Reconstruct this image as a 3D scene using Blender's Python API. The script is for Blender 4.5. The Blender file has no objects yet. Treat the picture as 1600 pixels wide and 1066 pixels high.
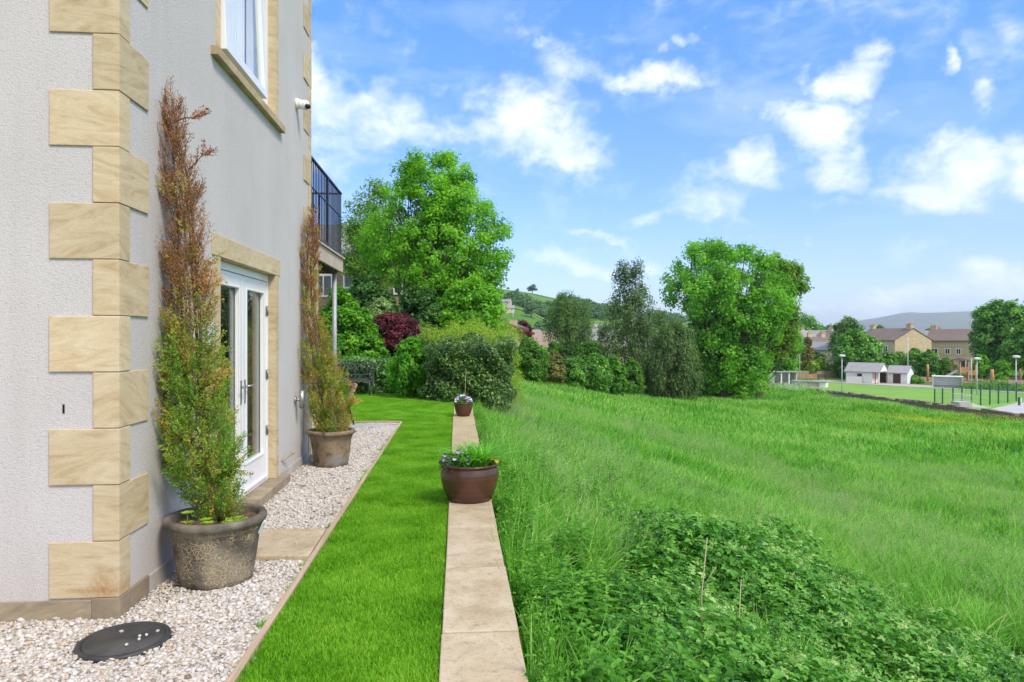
import bpy, math, random
import numpy as np
from mathutils import Vector, Matrix, Quaternion

R = math.radians
rng = np.random.default_rng(7)
random.seed(7)
SC = bpy.context.scene
COL = SC.collection

# ------------------------------------------------------------------ camera / pixel helpers
F = 1067.0; TH = math.atan(85 / F); CT, ST = math.cos(TH), math.sin(TH); H = 1.6; HV = 525.0
def W(u, d, z=0.0):
    r = (u - 800) / F * d
    return Vector((r * CT + d * ST, d * CT - r * ST, z))
def Zv(v, d): return H - (v - HV) / F * d
def dz(v, z): return F * (H - z) / (v - HV)
def atz(u, v, z=0.0): return W(u, dz(v, z), z)
def depth(x, y): return x * ST + y * CT

# ------------------------------------------------------------------ terrain
def sm(a, b, x):
    t = np.clip((x - a) / (b - a), 0, 1); return t * t * (3 - 2 * t)
def terr(x, y):
    x = np.asarray(x, float); y = np.asarray(y, float)
    s = np.maximum(x - 0.35, 0)
    z = -0.30 - 4.75 * (1 - np.exp(-s / 12.5))
    z = z + 0.10 * np.sin(x * .55 + 1.3 + y * .21) * sm(2, 8, x) + .12 * np.sin(y * .37 - x * .2) * sm(3, 9, x)
    z = z - (z + 5.05) * sm(39, 42.6, x)
    return z
def tnorm(x, y):
    e = .1
    return Vector((float(terr(x - e, y) - terr(x + e, y)) / (2 * e), float(terr(x, y - e) - terr(x, y + e)) / (2 * e), 1)).normalized()
def hit(u, v, off=0.0):
    d = 2.5
    while d < 200:
        p = W(u, d); z = Zv(v, d)
        if z <= float(terr(p.x, p.y)) + off: break
        d += .05
    return Vector((p.x, p.y, z - off))

# ------------------------------------------------------------------ objects
def tag(o, label=None, cat=None, group=None, kind=None):
    if label: o['label'] = label
    if cat: o['category'] = cat
    if group: o['group'] = group
    if kind: o['kind'] = kind
    return o
def thing(name, label, cat, loc=(0, 0, 0), group=None):
    o = bpy.data.objects.new(name, None); COL.objects.link(o)
    o.location = loc; o.empty_display_size = .1
    return tag(o, label, cat, group)
def wloc(o):
    p = Vector((0, 0, 0))
    while o: p = p + o.location; o = o.parent
    return p
def dup(root, loc, label=None, group=None, scale=1.0, rotz=None):
    r = root.copy(); COL.objects.link(r); r.location = loc
    r.scale = (scale,) * 3
    if rotz is not None: r.rotation_euler = (0, 0, rotz)
    if label: r['label'] = label
    if group: r['group'] = group
    for ch in root.children:
        c = ch.copy(); COL.objects.link(c); c.parent = r
        for g in ch.children:
            k = g.copy(); COL.objects.link(k); k.parent = c
    return r
def npmesh(name, V, Fc, rnd=None, smooth=False):
    """V (n,3), Fc (m,k) quads or triangles"""
    V = np.asarray(V, np.float32); Fc = np.asarray(Fc, np.int32)
    me = bpy.data.meshes.new(name)
    m, k = Fc.shape
    me.vertices.add(len(V)); me.vertices.foreach_set('co', V.ravel())
    me.loops.add(m * k); me.loops.foreach_set('vertex_index', Fc.ravel())
    me.polygons.add(m)
    me.polygons.foreach_set('loop_start', np.arange(0, m * k, k, dtype=np.int32))
    if smooth: me.polygons.foreach_set('use_smooth', np.ones(m, bool))
    me.update(calc_edges=True)
    if rnd is not None:
        a = me.attributes.new('rnd', 'FLOAT', 'POINT'); a.data.foreach_set('value', np.asarray(rnd, np.float32))
    return me
def link(name, me, mat, parent=None, origin=None):
    """verts of me are in world space; they are moved to the origin of the thing"""
    if isinstance(mat, (list, tuple)):
        for m in mat: me.materials.append(m)
    elif mat is not None: me.materials.append(mat)
    o = bpy.data.objects.new(name, me); COL.objects.link(o)
    base = wloc(parent) if parent else Vector(origin if origin is not None else (0, 0, 0))
    me.transform(Matrix.Translation(-base))
    if parent: o.parent = parent
    else: o.location = base
    return o

class MB:
    def __init__(s, T=None): s.v = []; s.f = []; s.m = []; s.T = T; s.cur = 0; s.sm = []; s.smooth = False
    def add(s, vs, fs):
        n = len(s.v)
        for p in vs:
            p = Vector(p); s.v.append(s.T @ p if s.T is not None else p)
        for f in fs: s.f.append([i + n for i in f]); s.m.append(s.cur); s.sm.append(s.smooth)
        return s
    def box(s, x0, x1, y0, y1, z0, z1):
        return s.add([(x0, y0, z0), (x1, y0, z0), (x1, y1, z0), (x0, y1, z0), (x0, y0, z1), (x1, y0, z1), (x1, y1, z1), (x0, y1, z1)],
                     [(0, 3, 2, 1), (4, 5, 6, 7), (0, 1, 5, 4), (1, 2, 6, 5), (2, 3, 7, 6), (3, 0, 4, 7)])
    def hexa(s, b, t):
        return s.add(list(b) + list(t), [(0, 3, 2, 1), (4, 5, 6, 7), (0, 1, 5, 4), (1, 2, 6, 5), (2, 3, 7, 6), (3, 0, 4, 7)])
    def tube(s, pts, rad, n=8, cap=True):
        pts = [Vector(p) for p in pts]
        if not hasattr(rad, '__len__'): rad = [rad] * len(pts)
        vs = []; fs = []
        up = None
        for i, p in enumerate(pts):
            t = (pts[min(i + 1, len(pts) - 1)] - pts[max(i - 1, 0)])
            t = t.normalized() if t.length > 1e-9 else Vector((0, 0, 1))
            if up is None:
                a = Vector((0, 0, 1)) if abs(t.z) < .9 else Vector((1, 0, 0))
            else: a = up
            x = (a - t * a.dot(t)).normalized(); y = t.cross(x); up = x
            for k in range(n):
                an = 2 * math.pi * k / n
                vs.append(p + (x * math.cos(an) + y * math.sin(an)) * rad[i])
        for i in range(len(pts) - 1):
            for k in range(n):
                k2 = (k + 1) % n
                fs.append((i * n + k, i * n + k2, (i + 1) * n + k2, (i + 1) * n + k))
        if cap:
            fs.append(tuple(range(n - 1, -1, -1))); fs.append(tuple((len(pts) - 1) * n + k for k in range(n)))
        o = s.smooth; s.smooth = n > 4; s.add(vs, fs); s.smooth = o
        return s
    def cyl(s, p0, p1, r0, r1=None, n=16): return s.tube([p0, p1], [r0, r0 if r1 is None else r1], n)
    def lathe(s, prof, n=48, c=(0, 0, 0), cap=True, sy=1.0, wob=None):
        vs = []; fs = []; c = Vector(c)
        for r, z in prof:
            for k in range(n):
                a = 2 * math.pi * k / n
                rr = r * (1 + (wob(a, z) if wob else 0))
                vs.append(c + Vector((rr * math.cos(a), rr * sy * math.sin(a), z)))
        for i in range(len(prof) - 1):
            for k in range(n):
                k2 = (k + 1) % n
                fs.append((i * n + k, i * n + k2, (i + 1) * n + k2, (i + 1) * n + k))
        o = s.smooth; s.smooth = True; s.add(vs, fs); s.smooth = o
        if cap:
            s.add([], [tuple(len(s.v) - len(vs) - len(s.v) + 0 for _ in ())] if False else [])
            n0 = len(s.v) - len(vs)
            s.f.append([n0 + k for k in range(n - 1, -1, -1)]); s.m.append(s.cur); s.sm.append(False)
            s.f.append([n0 + (len(prof) - 1) * n + k for k in range(n)]); s.m.append(s.cur); s.sm.append(False)
        return s
    def prism(s, poly, p0, ax, ay, az, depth):
        """poly of 2D points in (ax, ay) from p0, extruded along az by depth"""
        p0 = Vector(p0); ax = Vector(ax); ay = Vector(ay); az = Vector(az)
        n = len(poly)
        b = [p0 + ax * a + ay * c for a, c in poly]; t = [q + az * depth for q in b]
        return s.add(b + t, [tuple(range(n - 1, -1, -1)), tuple(range(n, 2 * n))] + [(i, (i + 1) % n, n + (i + 1) % n, n + i) for i in range(n)])
    def build(s, name, mat, parent=None, origin=None, bevel=0.0, fix=True):
        me = bpy.data.meshes.new(name)
        me.from_pydata([tuple(p) for p in s.v], [], s.f)
        me.polygons.foreach_set('material_index', s.m)
        me.polygons.foreach_set('use_smooth', s.sm)
        me.update()
        if fix:
            import bmesh
            bm = bmesh.new(); bm.from_mesh(me); bmesh.ops.recalc_face_normals(bm, faces=bm.faces); bm.to_mesh(me); bm.free()
        o = link(name, me, mat, parent, origin)
        if bevel:
            b = o.modifiers.new('bevel', 'BEVEL'); b.width = bevel; b.segments = 2; b.limit_method = 'ANGLE'; b.angle_limit = R(50)
        return o

# ------------------------------------------------------------------ materials
class NT:
    def __init__(s, nt): s.nt = nt
    def n(s, t, **kw):
        nd = s.nt.nodes.new(t)
        for k, v in kw.items():
            if k == 'i':
                for a, b in v.items():
                    if hasattr(b, 'is_output') or isinstance(b, bpy.types.NodeSocket): s.nt.links.new(b, nd.inputs[a])
                    else: nd.inputs[a].default_value = b
            else: setattr(nd, k, v)
        return nd
    def l(s, a, b): s.nt.links.new(a, b)
    def math(s, op, a, b=None, c=None, clamp=False):
        nd = s.nt.nodes.new('ShaderNodeMath'); nd.operation = op; nd.use_clamp = clamp
        for i, x in enumerate((a, b, c)):
            if x is None: continue
            if isinstance(x, bpy.types.NodeSocket): s.nt.links.new(x, nd.inputs[i])
            else: nd.inputs[i].default_value = x
        return nd.outputs[0]
    def ramp(s, fac, stops):
        nd = s.nt.nodes.new('ShaderNodeValToRGB'); cr = nd.color_ramp
        while len(cr.elements) < len(stops): cr.elements.new(.5)
        for e, (p, c) in zip(cr.elements, stops):
            e.position = p; e.color = (*c, 1) if len(c) == 3 else c
        s.nt.links.new(fac, nd.inputs[0]); return nd.outputs[0]
    def mix(s, fac, a, b, mode='MIX'):
        nd = s.nt.nodes.new('ShaderNodeMix'); nd.data_type = 'RGBA'; nd.blend_type = mode
        for i, x in ((0, fac), (6, a), (7, b)):
            if isinstance(x, bpy.types.NodeSocket): s.nt.links.new(x, nd.inputs[i])
            elif i == 0: nd.inputs[0].default_value = x
            else: nd.inputs[i].default_value = (*x, 1)
        return nd.outputs[2]
    def noise(s, vec, scale, detail=4, rough=.55, dist=0.0):
        nd = s.nt.nodes.new('ShaderNodeTexNoise'); nd.inputs['Scale'].default_value = scale; nd.inputs['Detail'].default_value = detail
        nd.inputs['Roughness'].default_value = rough; nd.inputs['Distortion'].default_value = dist
        if vec is not None: s.nt.links.new(vec, nd.inputs['Vector'])
        return nd.outputs[0]
    def map(s, vec, scale=(1, 1, 1), rot=(0, 0, 0), loc=(0, 0, 0)):
        nd = s.nt.nodes.new('ShaderNodeMapping'); s.nt.links.new(vec, nd.inputs[0])
        nd.inputs['Scale'].default_value = scale; nd.inputs['Rotation'].default_value = rot; nd.inputs['Location'].default_value = loc
        return nd.outputs[0]
def newmat(name):
    m = bpy.data.materials.new(name); m.use_nodes = True; m.node_tree.nodes.clear()
    t = NT(m.node_tree); out = t.n('ShaderNodeOutputMaterial'); return m, t, out
def objco(t): return t.n('ShaderNodeTexCoord').outputs['Object']
def bsdf(t, out, col, rough=.8, bump=None, bstr=.5, bdist=.01, metal=0.0, spec=.5):
    p = t.n('ShaderNodeBsdfPrincipled')
    if isinstance(col, bpy.types.NodeSocket): t.l(col, p.inputs['Base Color'])
    else: p.inputs['Base Color'].default_value = (*col, 1)
    if isinstance(rough, bpy.types.NodeSocket): t.l(rough, p.inputs['Roughness'])
    else: p.inputs['Roughness'].default_value = rough
    p.inputs['Metallic'].default_value = metal; p.inputs['Specular IOR Level'].default_value = spec
    if bump is not None:
        b = t.n('ShaderNodeBump'); b.inputs['Strength'].default_value = bstr; b.inputs['Distance'].default_value = bdist
        t.l(bump, b.inputs['Height']); t.l(b.outputs[0], p.inputs['Normal'])
    t.l(p.outputs[0], out.inputs[0]); return p
def simple(name, c1, c2=None, scale=5.0, rough=.7, bstr=.0, bscale=None, bdist=.005, metal=0.0, spec=.4, stretch=(1, 1, 1), detail=5, contrast=(.3, .7)):
    m, t, out = newmat(name)
    co = t.map(objco(t), stretch)
    n = t.noise(co, scale, detail)
    col = t.ramp(n, [(contrast[0], c1), (contrast[1], c2 or c1)])
    b = t.noise(co, bscale or scale * 3, 4) if bstr else None
    bsdf(t, out, col, rough, b, bstr, bdist, metal, spec); return m
LEAFGAIN = 2.0
def leafmat(name, cols, trans=.35, rough=.55, big=None, spec=.3, inst=0.0):
    """cols: colour stops along the per-leaf attribute 'rnd'; big = (scale, strength) slow world variation"""
    m, t, out = newmat(name)
    a = t.n('ShaderNodeAttribute', attribute_name='rnd').outputs['Fac']
    if inst:
        r = t.n('ShaderNodeObjectInfo').outputs['Random']
        a = t.math('ADD', a, t.math('MULTIPLY', t.math('SUBTRACT', r, .5), inst))
    if big:
        g = t.n('ShaderNodeNewGeometry').outputs['Position']
        nz = t.noise(g, big[0], 3)
        a = t.math('ADD', a, t.math('MULTIPLY', t.math('SUBTRACT', nz, .5), big[1]))
    k = len(cols); cols = [tuple(min(x * LEAFGAIN * g, .62) if max(c) < .4 else x for x, g in zip(c, (1.05, 1.0, .8))) for c in cols]; trans = min(trans + .08, .5)
    col = t.ramp(a, [((i / (k - 1)) if k > 1 else .5, c) for i, c in enumerate(cols)])
    p = t.n('ShaderNodeBsdfPrincipled'); t.l(col, p.inputs['Base Color']); p.inputs['Roughness'].default_value = rough
    p.inputs['Specular IOR Level'].default_value = spec
    tr = t.n('ShaderNodeBsdfTranslucent'); t.l(t.mix(1.0, col, (1.15, 1.2, .7), 'MULTIPLY'), tr.inputs[0])
    mx = t.n('ShaderNodeMixShader'); mx.inputs[0].default_value = trans
    t.l(p.outputs[0], mx.inputs[1]); t.l(tr.outputs[0], mx.inputs[2]); t.l(mx.outputs[0], out.inputs[0])
    return m

def m_render():
    m, t, out = newmat('roughcast render'); co = objco(t)
    n1 = t.noise(co, 1.1, 6, .6); n2 = t.noise(co, 48, 4, .7)
    st = t.noise(t.map(co, (5, 5, .45)), 1.0, 5, .6)
    col = t.ramp(n1, [(.3, (.495, .468, .458)), (.7, (.55, .523, .513))])
    col = t.mix(t.math('MULTIPLY', t.math('SUBTRACT', st, .5, clamp=True), .9), col, (.40, .36, .31))
    col = t.mix(t.math('MULTIPLY', t.math('SUBTRACT', n2, .52, clamp=True), 2.2, clamp=True), col, (.27, .26, .25))
    sep = t.n('ShaderNodeSeparateXYZ'); t.l(co, sep.inputs[0])
    low = t.math('SUBTRACT', 1, t.math('DIVIDE', sep.outputs[2], .5), clamp=True)
    col = t.mix(t.math('MULTIPLY', low, t.math('MULTIPLY', n1, .7)), col, (.38, .33, .25))
    v = t.n('ShaderNodeTexVoronoi', feature='F1'); v.inputs['Scale'].default_value = 95; t.l(co, v.inputs['Vector'])
    h = t.math('ADD', t.noise(co, 115, 3, .6), t.math('MULTIPLY', v.outputs[0], -.35))
    bsdf(t, out, col, .92, h, .55, .007, spec=.2); return m
def m_sandstone(name, dark=(.38, .27, .145), light=(.60, .51, .36), base=(.525, .42, .265), dirt=.0):
    m, t, out = newmat(name)
    co = t.n('ShaderNodeTexCoord').outputs['Object']
    r = t.n('ShaderNodeObjectInfo').outputs['Random']
    off = t.n('ShaderNodeCombineXYZ'); t.l(t.math('MULTIPLY', r, 7.0), off.inputs[0]); t.l(t.math('MULTIPLY', r, 13.0), off.inputs[1]); t.l(t.math('MULTIPLY', r, 5.0), off.inputs[2])
    va = t.n('ShaderNodeVectorMath', operation='ADD'); t.l(co, va.inputs[0]); t.l(off.outputs[0], va.inputs[1])
    tilt = t.n('ShaderNodeVectorRotate', rotation_type='X_AXIS'); t.l(va.outputs[0], tilt.inputs[0]); t.l(t.math('MULTIPLY', t.math('SUBTRACT', r, .35), .9), tilt.inputs['Angle'])
    tilt2 = t.n('ShaderNodeVectorRotate', rotation_type='Y_AXIS'); t.l(tilt.outputs[0], tilt2.inputs[0]); t.l(t.math('MULTIPLY', t.math('SUBTRACT', r, .5), .7), tilt2.inputs['Angle'])
    s = t.map(tilt2.outputs[0], (1.8, 1.8, 7.5))
    n1 = t.noise(s, 1.5, 9, .68, 1.6)
    n2 = t.noise(va.outputs[0], 3.0, 5)
    n3 = t.noise(va.outputs[0], 90, 3)
    col = t.ramp(n1, [(.28, dark), (.5, base), (.70, light)])
    col = t.mix(t.math('MULTIPLY', t.math('SUBTRACT', n2, .45, clamp=True), .9), col, light)
    col = t.mix(t.math('MULTIPLY', t.math('SUBTRACT', n3, .58, clamp=True), .9), col, (.25, .18, .10))
    pv = t.n('ShaderNodeMix', data_type='RGBA', blend_type='MULTIPLY'); pv.inputs[0].default_value = 1; t.l(col, pv.inputs[6])
    g = t.math('ADD', .9, t.math('MULTIPLY', t.math('FRACT', t.math('MULTIPLY', r, 9.7)), .2)); t.l(g, pv.inputs[7]); col = pv.outputs[2]
    if dirt:
        n4 = t.noise(va.outputs[0], 2.2, 5, .65)
        col = t.mix(t.math('MULTIPLY', t.math('MULTIPLY', t.math('SUBTRACT', n4, .4, clamp=True), 4.0, clamp=True), dirt), col, (.17, .14, .10))
    h = t.math('ADD', t.math('MULTIPLY', n1, .5), n3)
    bsdf(t, out, col, .85, h, .35, .004, spec=.25); return m
def m_quoin_stained():
    m = m_sandstone('sandstone, rust stained').copy() if False else m_sandstone('sandstone with rust stain')
    t = NT(m.node_tree); p = [n for n in m.node_tree.nodes if n.type == 'BSDF_PRINCIPLED'][0]
    old = p.inputs['Base Color'].links[0].from_socket
    co = objco(t); sep = t.n('ShaderNodeSeparateXYZ'); t.l(co, sep.inputs[0])
    n = t.noise(co, 14, 5, .7); n2 = t.noise(co, 60, 3)
    cx = t.math('ABSOLUTE', t.math('SUBTRACT', sep.outputs[0], -.07)); cz = t.math('ABSOLUTE', t.math('SUBTRACT', sep.outputs[2], .17))
    dd = t.math('ADD', t.math('MULTIPLY', cx, 4.0), t.math('MULTIPLY', cz, 6.0))
    k = t.math('SUBTRACT', t.math('ADD', t.math('MULTIPLY', n, 1.2), .25), dd, clamp=True)
    k = t.math('MULTIPLY', k, t.math('ADD', t.math('MULTIPLY', n2, 2.2), -.3, clamp=True), clamp=True)
    t.l(t.mix(k, old, (.30, .15, .04)), p.inputs['Base Color']); return m
def m_gravel_base(): return simple('gravel grit', (.20, .18, .155), (.32, .30, .27), 60, .9, .6, 90, .01)
def m_pebble():
    m, t, out = newmat('limestone chippings')
    a = t.n('ShaderNodeAttribute', attribute_name='rnd').outputs['Fac']
    col = t.ramp(a, [(0, (.17, .135, .10)), (.10, (.30, .26, .21)), (.25, (.40, .37, .325)), (.5, (.48, .45, .41)), (.8, (.555, .53, .495)), (.93, (.48, .40, .31)), (1, (.40, .30, .20))])
    g = t.n('ShaderNodeNewGeometry').outputs['Position']
    n = t.noise(g, 1.3, 4)
    col = t.mix(t.math('MULTIPLY', t.math('SUBTRACT', n, .5, clamp=True), .8), col, (.26, .215, .17))
    bsdf(t, out, col, .75, spec=.35); return m
def m_crackle():
    m, t, out = newmat('crackled terracotta glaze'); co = objco(t)
    n0 = t.noise(co, 5, 4)
    w = t.n('ShaderNodeMix', data_type='RGBA'); w.inputs[0].default_value = .06; t.l(co, w.inputs[6])
    nz = t.n('ShaderNodeTexNoise'); nz.inputs['Scale'].default_value = 14; t.l(co, nz.inputs['Vector']); t.l(nz.outputs['Color'], w.inputs[7])
    v = t.n('ShaderNodeTexVoronoi', feature='DISTANCE_TO_EDGE'); v.inputs['Scale'].default_value = 42; t.l(w.outputs[2], v.inputs['Vector'])
    v2 = t.n('ShaderNodeTexVoronoi', feature='DISTANCE_TO_EDGE'); v2.inputs['Scale'].default_value = 26; t.l(w.outputs[2], v2.inputs['Vector'])
    e = t.math('LESS_THAN', v.outputs[0], .055)
    mask = t.math('MULTIPLY', t.math('SUBTRACT', t.noise(co, 6.0, 3), .38), 7.0, clamp=True)
    sep = t.n('ShaderNodeSeparateXYZ'); t.l(co, sep.inputs[0])
    notrim = t.math('LESS_THAN', sep.outputs[2], .385)
    k = t.math('MULTIPLY', t.math('MULTIPLY', e, mask), notrim)
    body = t.ramp(n0, [(.3, (.045, .040, .034)), (.5, (.125, .11, .085)), (.7, (.24, .21, .16))])
    pale = t.math('MULTIPLY', t.math('SUBTRACT', t.noise(co, 3.1, 4), .5, clamp=True), 1.6, clamp=True)
    body = t.mix(pale, body, (.36, .32, .26))
    col = t.mix(k, body, (.40, .31, .17))
    h = t.math('ADD', t.math('MULTIPLY', k, .6), t.noise(co, 40, 3))
    bsdf(t, out, col, .8, h, .5, .006, spec=.25); return m
def m_oldpot():
    m, t, out = newmat('weathered terracotta'); co = objco(t)
    n = t.noise(co, 4.5, 6, .65); n2 = t.noise(co, 9, 5, .6)
    col = t.ramp(n, [(.3, (.10, .07, .045)), (.5, (.25, .185, .115)), (.68, (.36, .28, .185))])
    col = t.mix(t.math('MULTIPLY', t.math('SUBTRACT', n2, .47, clamp=True), 5, clamp=True), col, (.075, .06, .042))
    sep = t.n('ShaderNodeSeparateXYZ'); t.l(co, sep.inputs[0])
    a = t.math('ADD', t.math('ABSOLUTE', t.math('SUBTRACT', sep.outputs[0], .10)), t.math('ABSOLUTE', t.math('SUBTRACT', sep.outputs[2], .09)))
    k = t.math('MULTIPLY', t.math('SUBTRACT', t.math('ADD', .14, t.math('MULTIPLY', t.math('SUBTRACT', t.noise(co, 16, 5, .7), .5), .22)), a), 9, clamp=True)
    col = t.mix(t.math('MULTIPLY', k, .75), col, (.20, .21, .23))
    bsdf(t, out, col, .85, n2, .4, .008, spec=.2); return m
def m_bowl():
    m, t, out = newmat('brown glazed stoneware'); co = objco(t)
    ring = t.noise(t.map(co, (.6, .6, 26)), 1.0, 4, .6); n = t.noise(co, 9, 4)
    col = t.ramp(ring, [(.3, (.055, .022, .014)), (.55, (.092, .039, .026)), (.75, (.125, .058, .040))])
    col = t.mix(t.math('MULTIPLY', t.math('SUBTRACT', n, .5, clamp=True), 1.2), col, (.075, .036, .028))
    bsdf(t, out, col, .26, ring, .35, .006, spec=.5); return m
def m_flag(name, warm=0.0):
    m, t, out = newmat(name); co = objco(t)
    r = t.n('ShaderNodeObjectInfo').outputs['Random']
    va = t.n('ShaderNodeVectorMath', operation='ADD'); t.l(co, va.inputs[0])
    cmb = t.n('ShaderNodeCombineXYZ'); t.l(t.math('MULTIPLY', r, 9.0), cmb.inputs[0]); t.l(cmb.outputs[0], va.inputs[1]); q = va.outputs[0]
    n1 = t.noise(q, 3.5, 6, .65); n2 = t.noise(q, 70, 3, .6); n3 = t.noise(q, 16, 4, .6)
    col = t.ramp(n1, [(.3, (.34, .265, .165)), (.5, (.435, .355, .24)), (.7, (.52, .44, .33))])
    col = t.mix(t.math('MULTIPLY', t.math('SUBTRACT', n2, .55, clamp=True), 3.0, clamp=True), col, (.15, .12, .08))
    col = t.mix(t.math('MULTIPLY', t.math('SUBTRACT', n3, .56, clamp=True), 3.0, clamp=True), col, (.29, .20, .075) if warm else (.19, .15, .105))
    if warm: col = t.mix(warm, col, (.33, .265, .10))
    bsdf(t, out, col, .9, t.math('ADD', n2, n3), .6, .006, spec=.2); return m
def m_timber():
    m, t, out = newmat('weathered timber'); co = objco(t)
    n = t.noise(t.map(co, (40, 1.5, 40)), 1.0, 5, .65); n1 = t.noise(co, 2.0, 4)
    col = t.ramp(n, [(.3, (.26, .175, .11)), (.55, (.42, .315, .21)), (.75, (.52, .42, .31))])
    col = t.mix(t.math('MULTIPLY', n1, .35), col, (.42, .36, .30))
    bsdf(t, out, col, .85, n, .4, .004, spec=.2); return m
def m_glass(name, tint=(.80, .86, .84), refl=1.5):
    m, t, out = newmat(name)
    tr = t.n('ShaderNodeBsdfTransparent'); tr.inputs[0].default_value = (*tint, 1)
    gl = t.n('ShaderNodeBsdfGlossy'); gl.inputs['Roughness'].default_value = .0
    g = t.n('ShaderNodeNewGeometry'); dp = t.n('ShaderNodeVectorMath', operation='DOT_PRODUCT'); t.l(g.outputs['Normal'], dp.inputs[0]); t.l(g.outputs['Incoming'], dp.inputs[1])
    q = t.math('POWER', t.math('SUBTRACT', 1.0, t.math('ABSOLUTE', dp.outputs['Value']), clamp=True), 5.0)
    k = t.math('MULTIPLY', t.math('ADD', .04, t.math('MULTIPLY', q, .96)), refl, clamp=True)
    mx = t.n('ShaderNodeMixShader'); t.l(k, mx.inputs[0]); t.l(tr.outputs[0], mx.inputs[1]); t.l(gl.outputs[0], mx.inputs[2]); t.l(mx.outputs[0], out.inputs[0])
    return m
def m_masonry(name, c1, c2, c3, sc=1.0):
    m, t, out = newmat(name); co = objco(t)
    b = t.n('ShaderNodeTexBrick'); b.inputs['Scale'].default_value = 1.6 * sc; b.inputs['Mortar Size'].default_value = .03
    b.inputs['Color1'].default_value = (*c1, 1); b.inputs['Color2'].default_value = (*c2, 1); b.inputs['Mortar'].default_value = (*c3, 1)
    b.inputs['Brick Width'].default_value = .8; b.inputs['Row Height'].default_value = .3
    sep = t.n('ShaderNodeSeparateXYZ'); t.l(co, sep.inputs[0]); cmb = t.n('ShaderNodeCombineXYZ')
    t.l(t.math('ADD', sep.outputs[0], sep.outputs[1]), cmb.inputs[0]); t.l(sep.outputs[2], cmb.inputs[1]); t.l(cmb.outputs[0], b.inputs['Vector'])
    n = t.noise(co, .8, 5); n2 = t.noise(co, 5, 3)
    col = t.mix(t.math('MULTIPLY', t.math('SUBTRACT', n2, .42, clamp=True), 2.2, clamp=True), b.outputs[0], c3)
    col = t.mix(t.math('MULTIPLY', n, .4), col, c1)
    bsdf(t, out, col, .9, b.outputs['Fac'], .3, .02, spec=.15); return m
def m_rooftile(name, c1, c2):
    m, t, out = newmat(name); co = objco(t)
    n = t.noise(t.map(co, (1.0, 1.0, 7)), 1.5, 5, .7); n2 = t.noise(co, .35, 3)
    col = t.ramp(t.math('ADD', t.math('MULTIPLY', n, .7), t.math('MULTIPLY', n2, .3)), [(.35, c1), (.65, c2)])
    bsdf(t, out, col, .8, n, .4, .03, spec=.25); return m

M = {}
M['render'] = m_render()
M['sand'] = m_sandstone('honey sandstone')
M['sandrust'] = m_quoin_stained()
M['sanddark'] = m_sandstone('weathered sandstone', (.18, .14, .085), (.40, .33, .235), (.31, .25, .165), dirt=.75)
M['sillstone'] = m_sandstone('sill sandstone', (.32, .23, .13), (.51, .41, .26), (.44, .34, .20), dirt=.5)
M['upvc'] = simple('white plastic', (.72, .72, .73), (.76, .76, .77), 2, .3, spec=.5)
M['metal'] = simple('brushed metal', (.36, .35, .335), (.44, .43, .41), 40, .4, metal=.8, stretch=(1, 1, .05))
M['galv'] = simple('galvanised steel', (.30, .31, .33), (.38, .39, .41), 12, .5, metal=.2)
M['coverpaint'] = simple('pale grey cover', (.30, .30, .30), (.38, .38, .37), 6, .7)
M['steel'] = simple('dark satin steel', (.20, .20, .20), (.28, .28, .28), 40, .4, metal=.7)
M['black'] = simple('black painted metal', (.012, .013, .016), (.022, .024, .028), 20, .4)
M['benchgrey'] = simple('grey painted metal', (.05, .055, .065), (.075, .08, .09), 20, .4)
M['charcoal'] = simple('charcoal plastic', (.022, .023, .026), (.05, .05, .052), 9, .5, .25, 60, .003)
M['white'] = simple('white enamel', (.74, .73, .71), (.80, .79, .77), 6, .35)
M['dark'] = simple('dark lens', (.01, .01, .012), None, 5, .15)
M['glass'] = m_glass('window glass')
M['clearglass'] = m_glass('clear window glass', (.95, .97, .97), .55)
M['room'] = simple('room plaster', (.16, .15, .13), (.20, .19, .17), 3, .9)
M['curtain'] = simple('brown curtain', (.22, .15, .10), (.38, .29, .21), 3, .9, stretch=(1, 30, .2))
M['blind'] = simple('white net curtain', (.78, .78, .80), (.86, .86, .88), 3, .9, stretch=(1, 22, .2))
M['grit'] = m_gravel_base(); M['pebble'] = m_pebble()
M['crackle'] = m_crackle(); M['oldpot'] = m_oldpot(); M['bowl'] = m_bowl()
M['flag'] = m_flag('riven flagstone'); M['flagwarm'] = m_flag('flagstone with moss', .35)
M['timber'] = m_timber()
M['soil'] = simple('bark soil', (.06, .035, .02), (.17, .10, .06), 45, .95, .9, 60, .02)
M['fascia'] = simple('pinkish stone fascia', (.42, .33, .26), (.50, .41, .33), 3, .8, .1)
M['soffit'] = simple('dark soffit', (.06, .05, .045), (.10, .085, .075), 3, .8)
M['chairwood'] = simple('orange hardwood', (.36, .18, .075), (.50, .29, .13), 5, .6, stretch=(1, 1, 12))
M['bark'] = simple('grey brown bark', (.045, .038, .03), (.13, .11, .085), 6, .9, .6, 18, .03, stretch=(1, 1, .3))
M['barkpale'] = simple('pale birch bark', (.22, .21, .19), (.42, .40, .37), 4, .9, .3, 12, .02)
M['barkred'] = simple('cypress bark', (.085, .055, .04), (.20, .14, .105), 20, .9, .5, 60, .006, stretch=(1, 1, .2))
M['greenmoss'] = simple('moss', (.10, .15, .02), (.22, .24, .05), 30, .95, .8, 60, .01)
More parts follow.
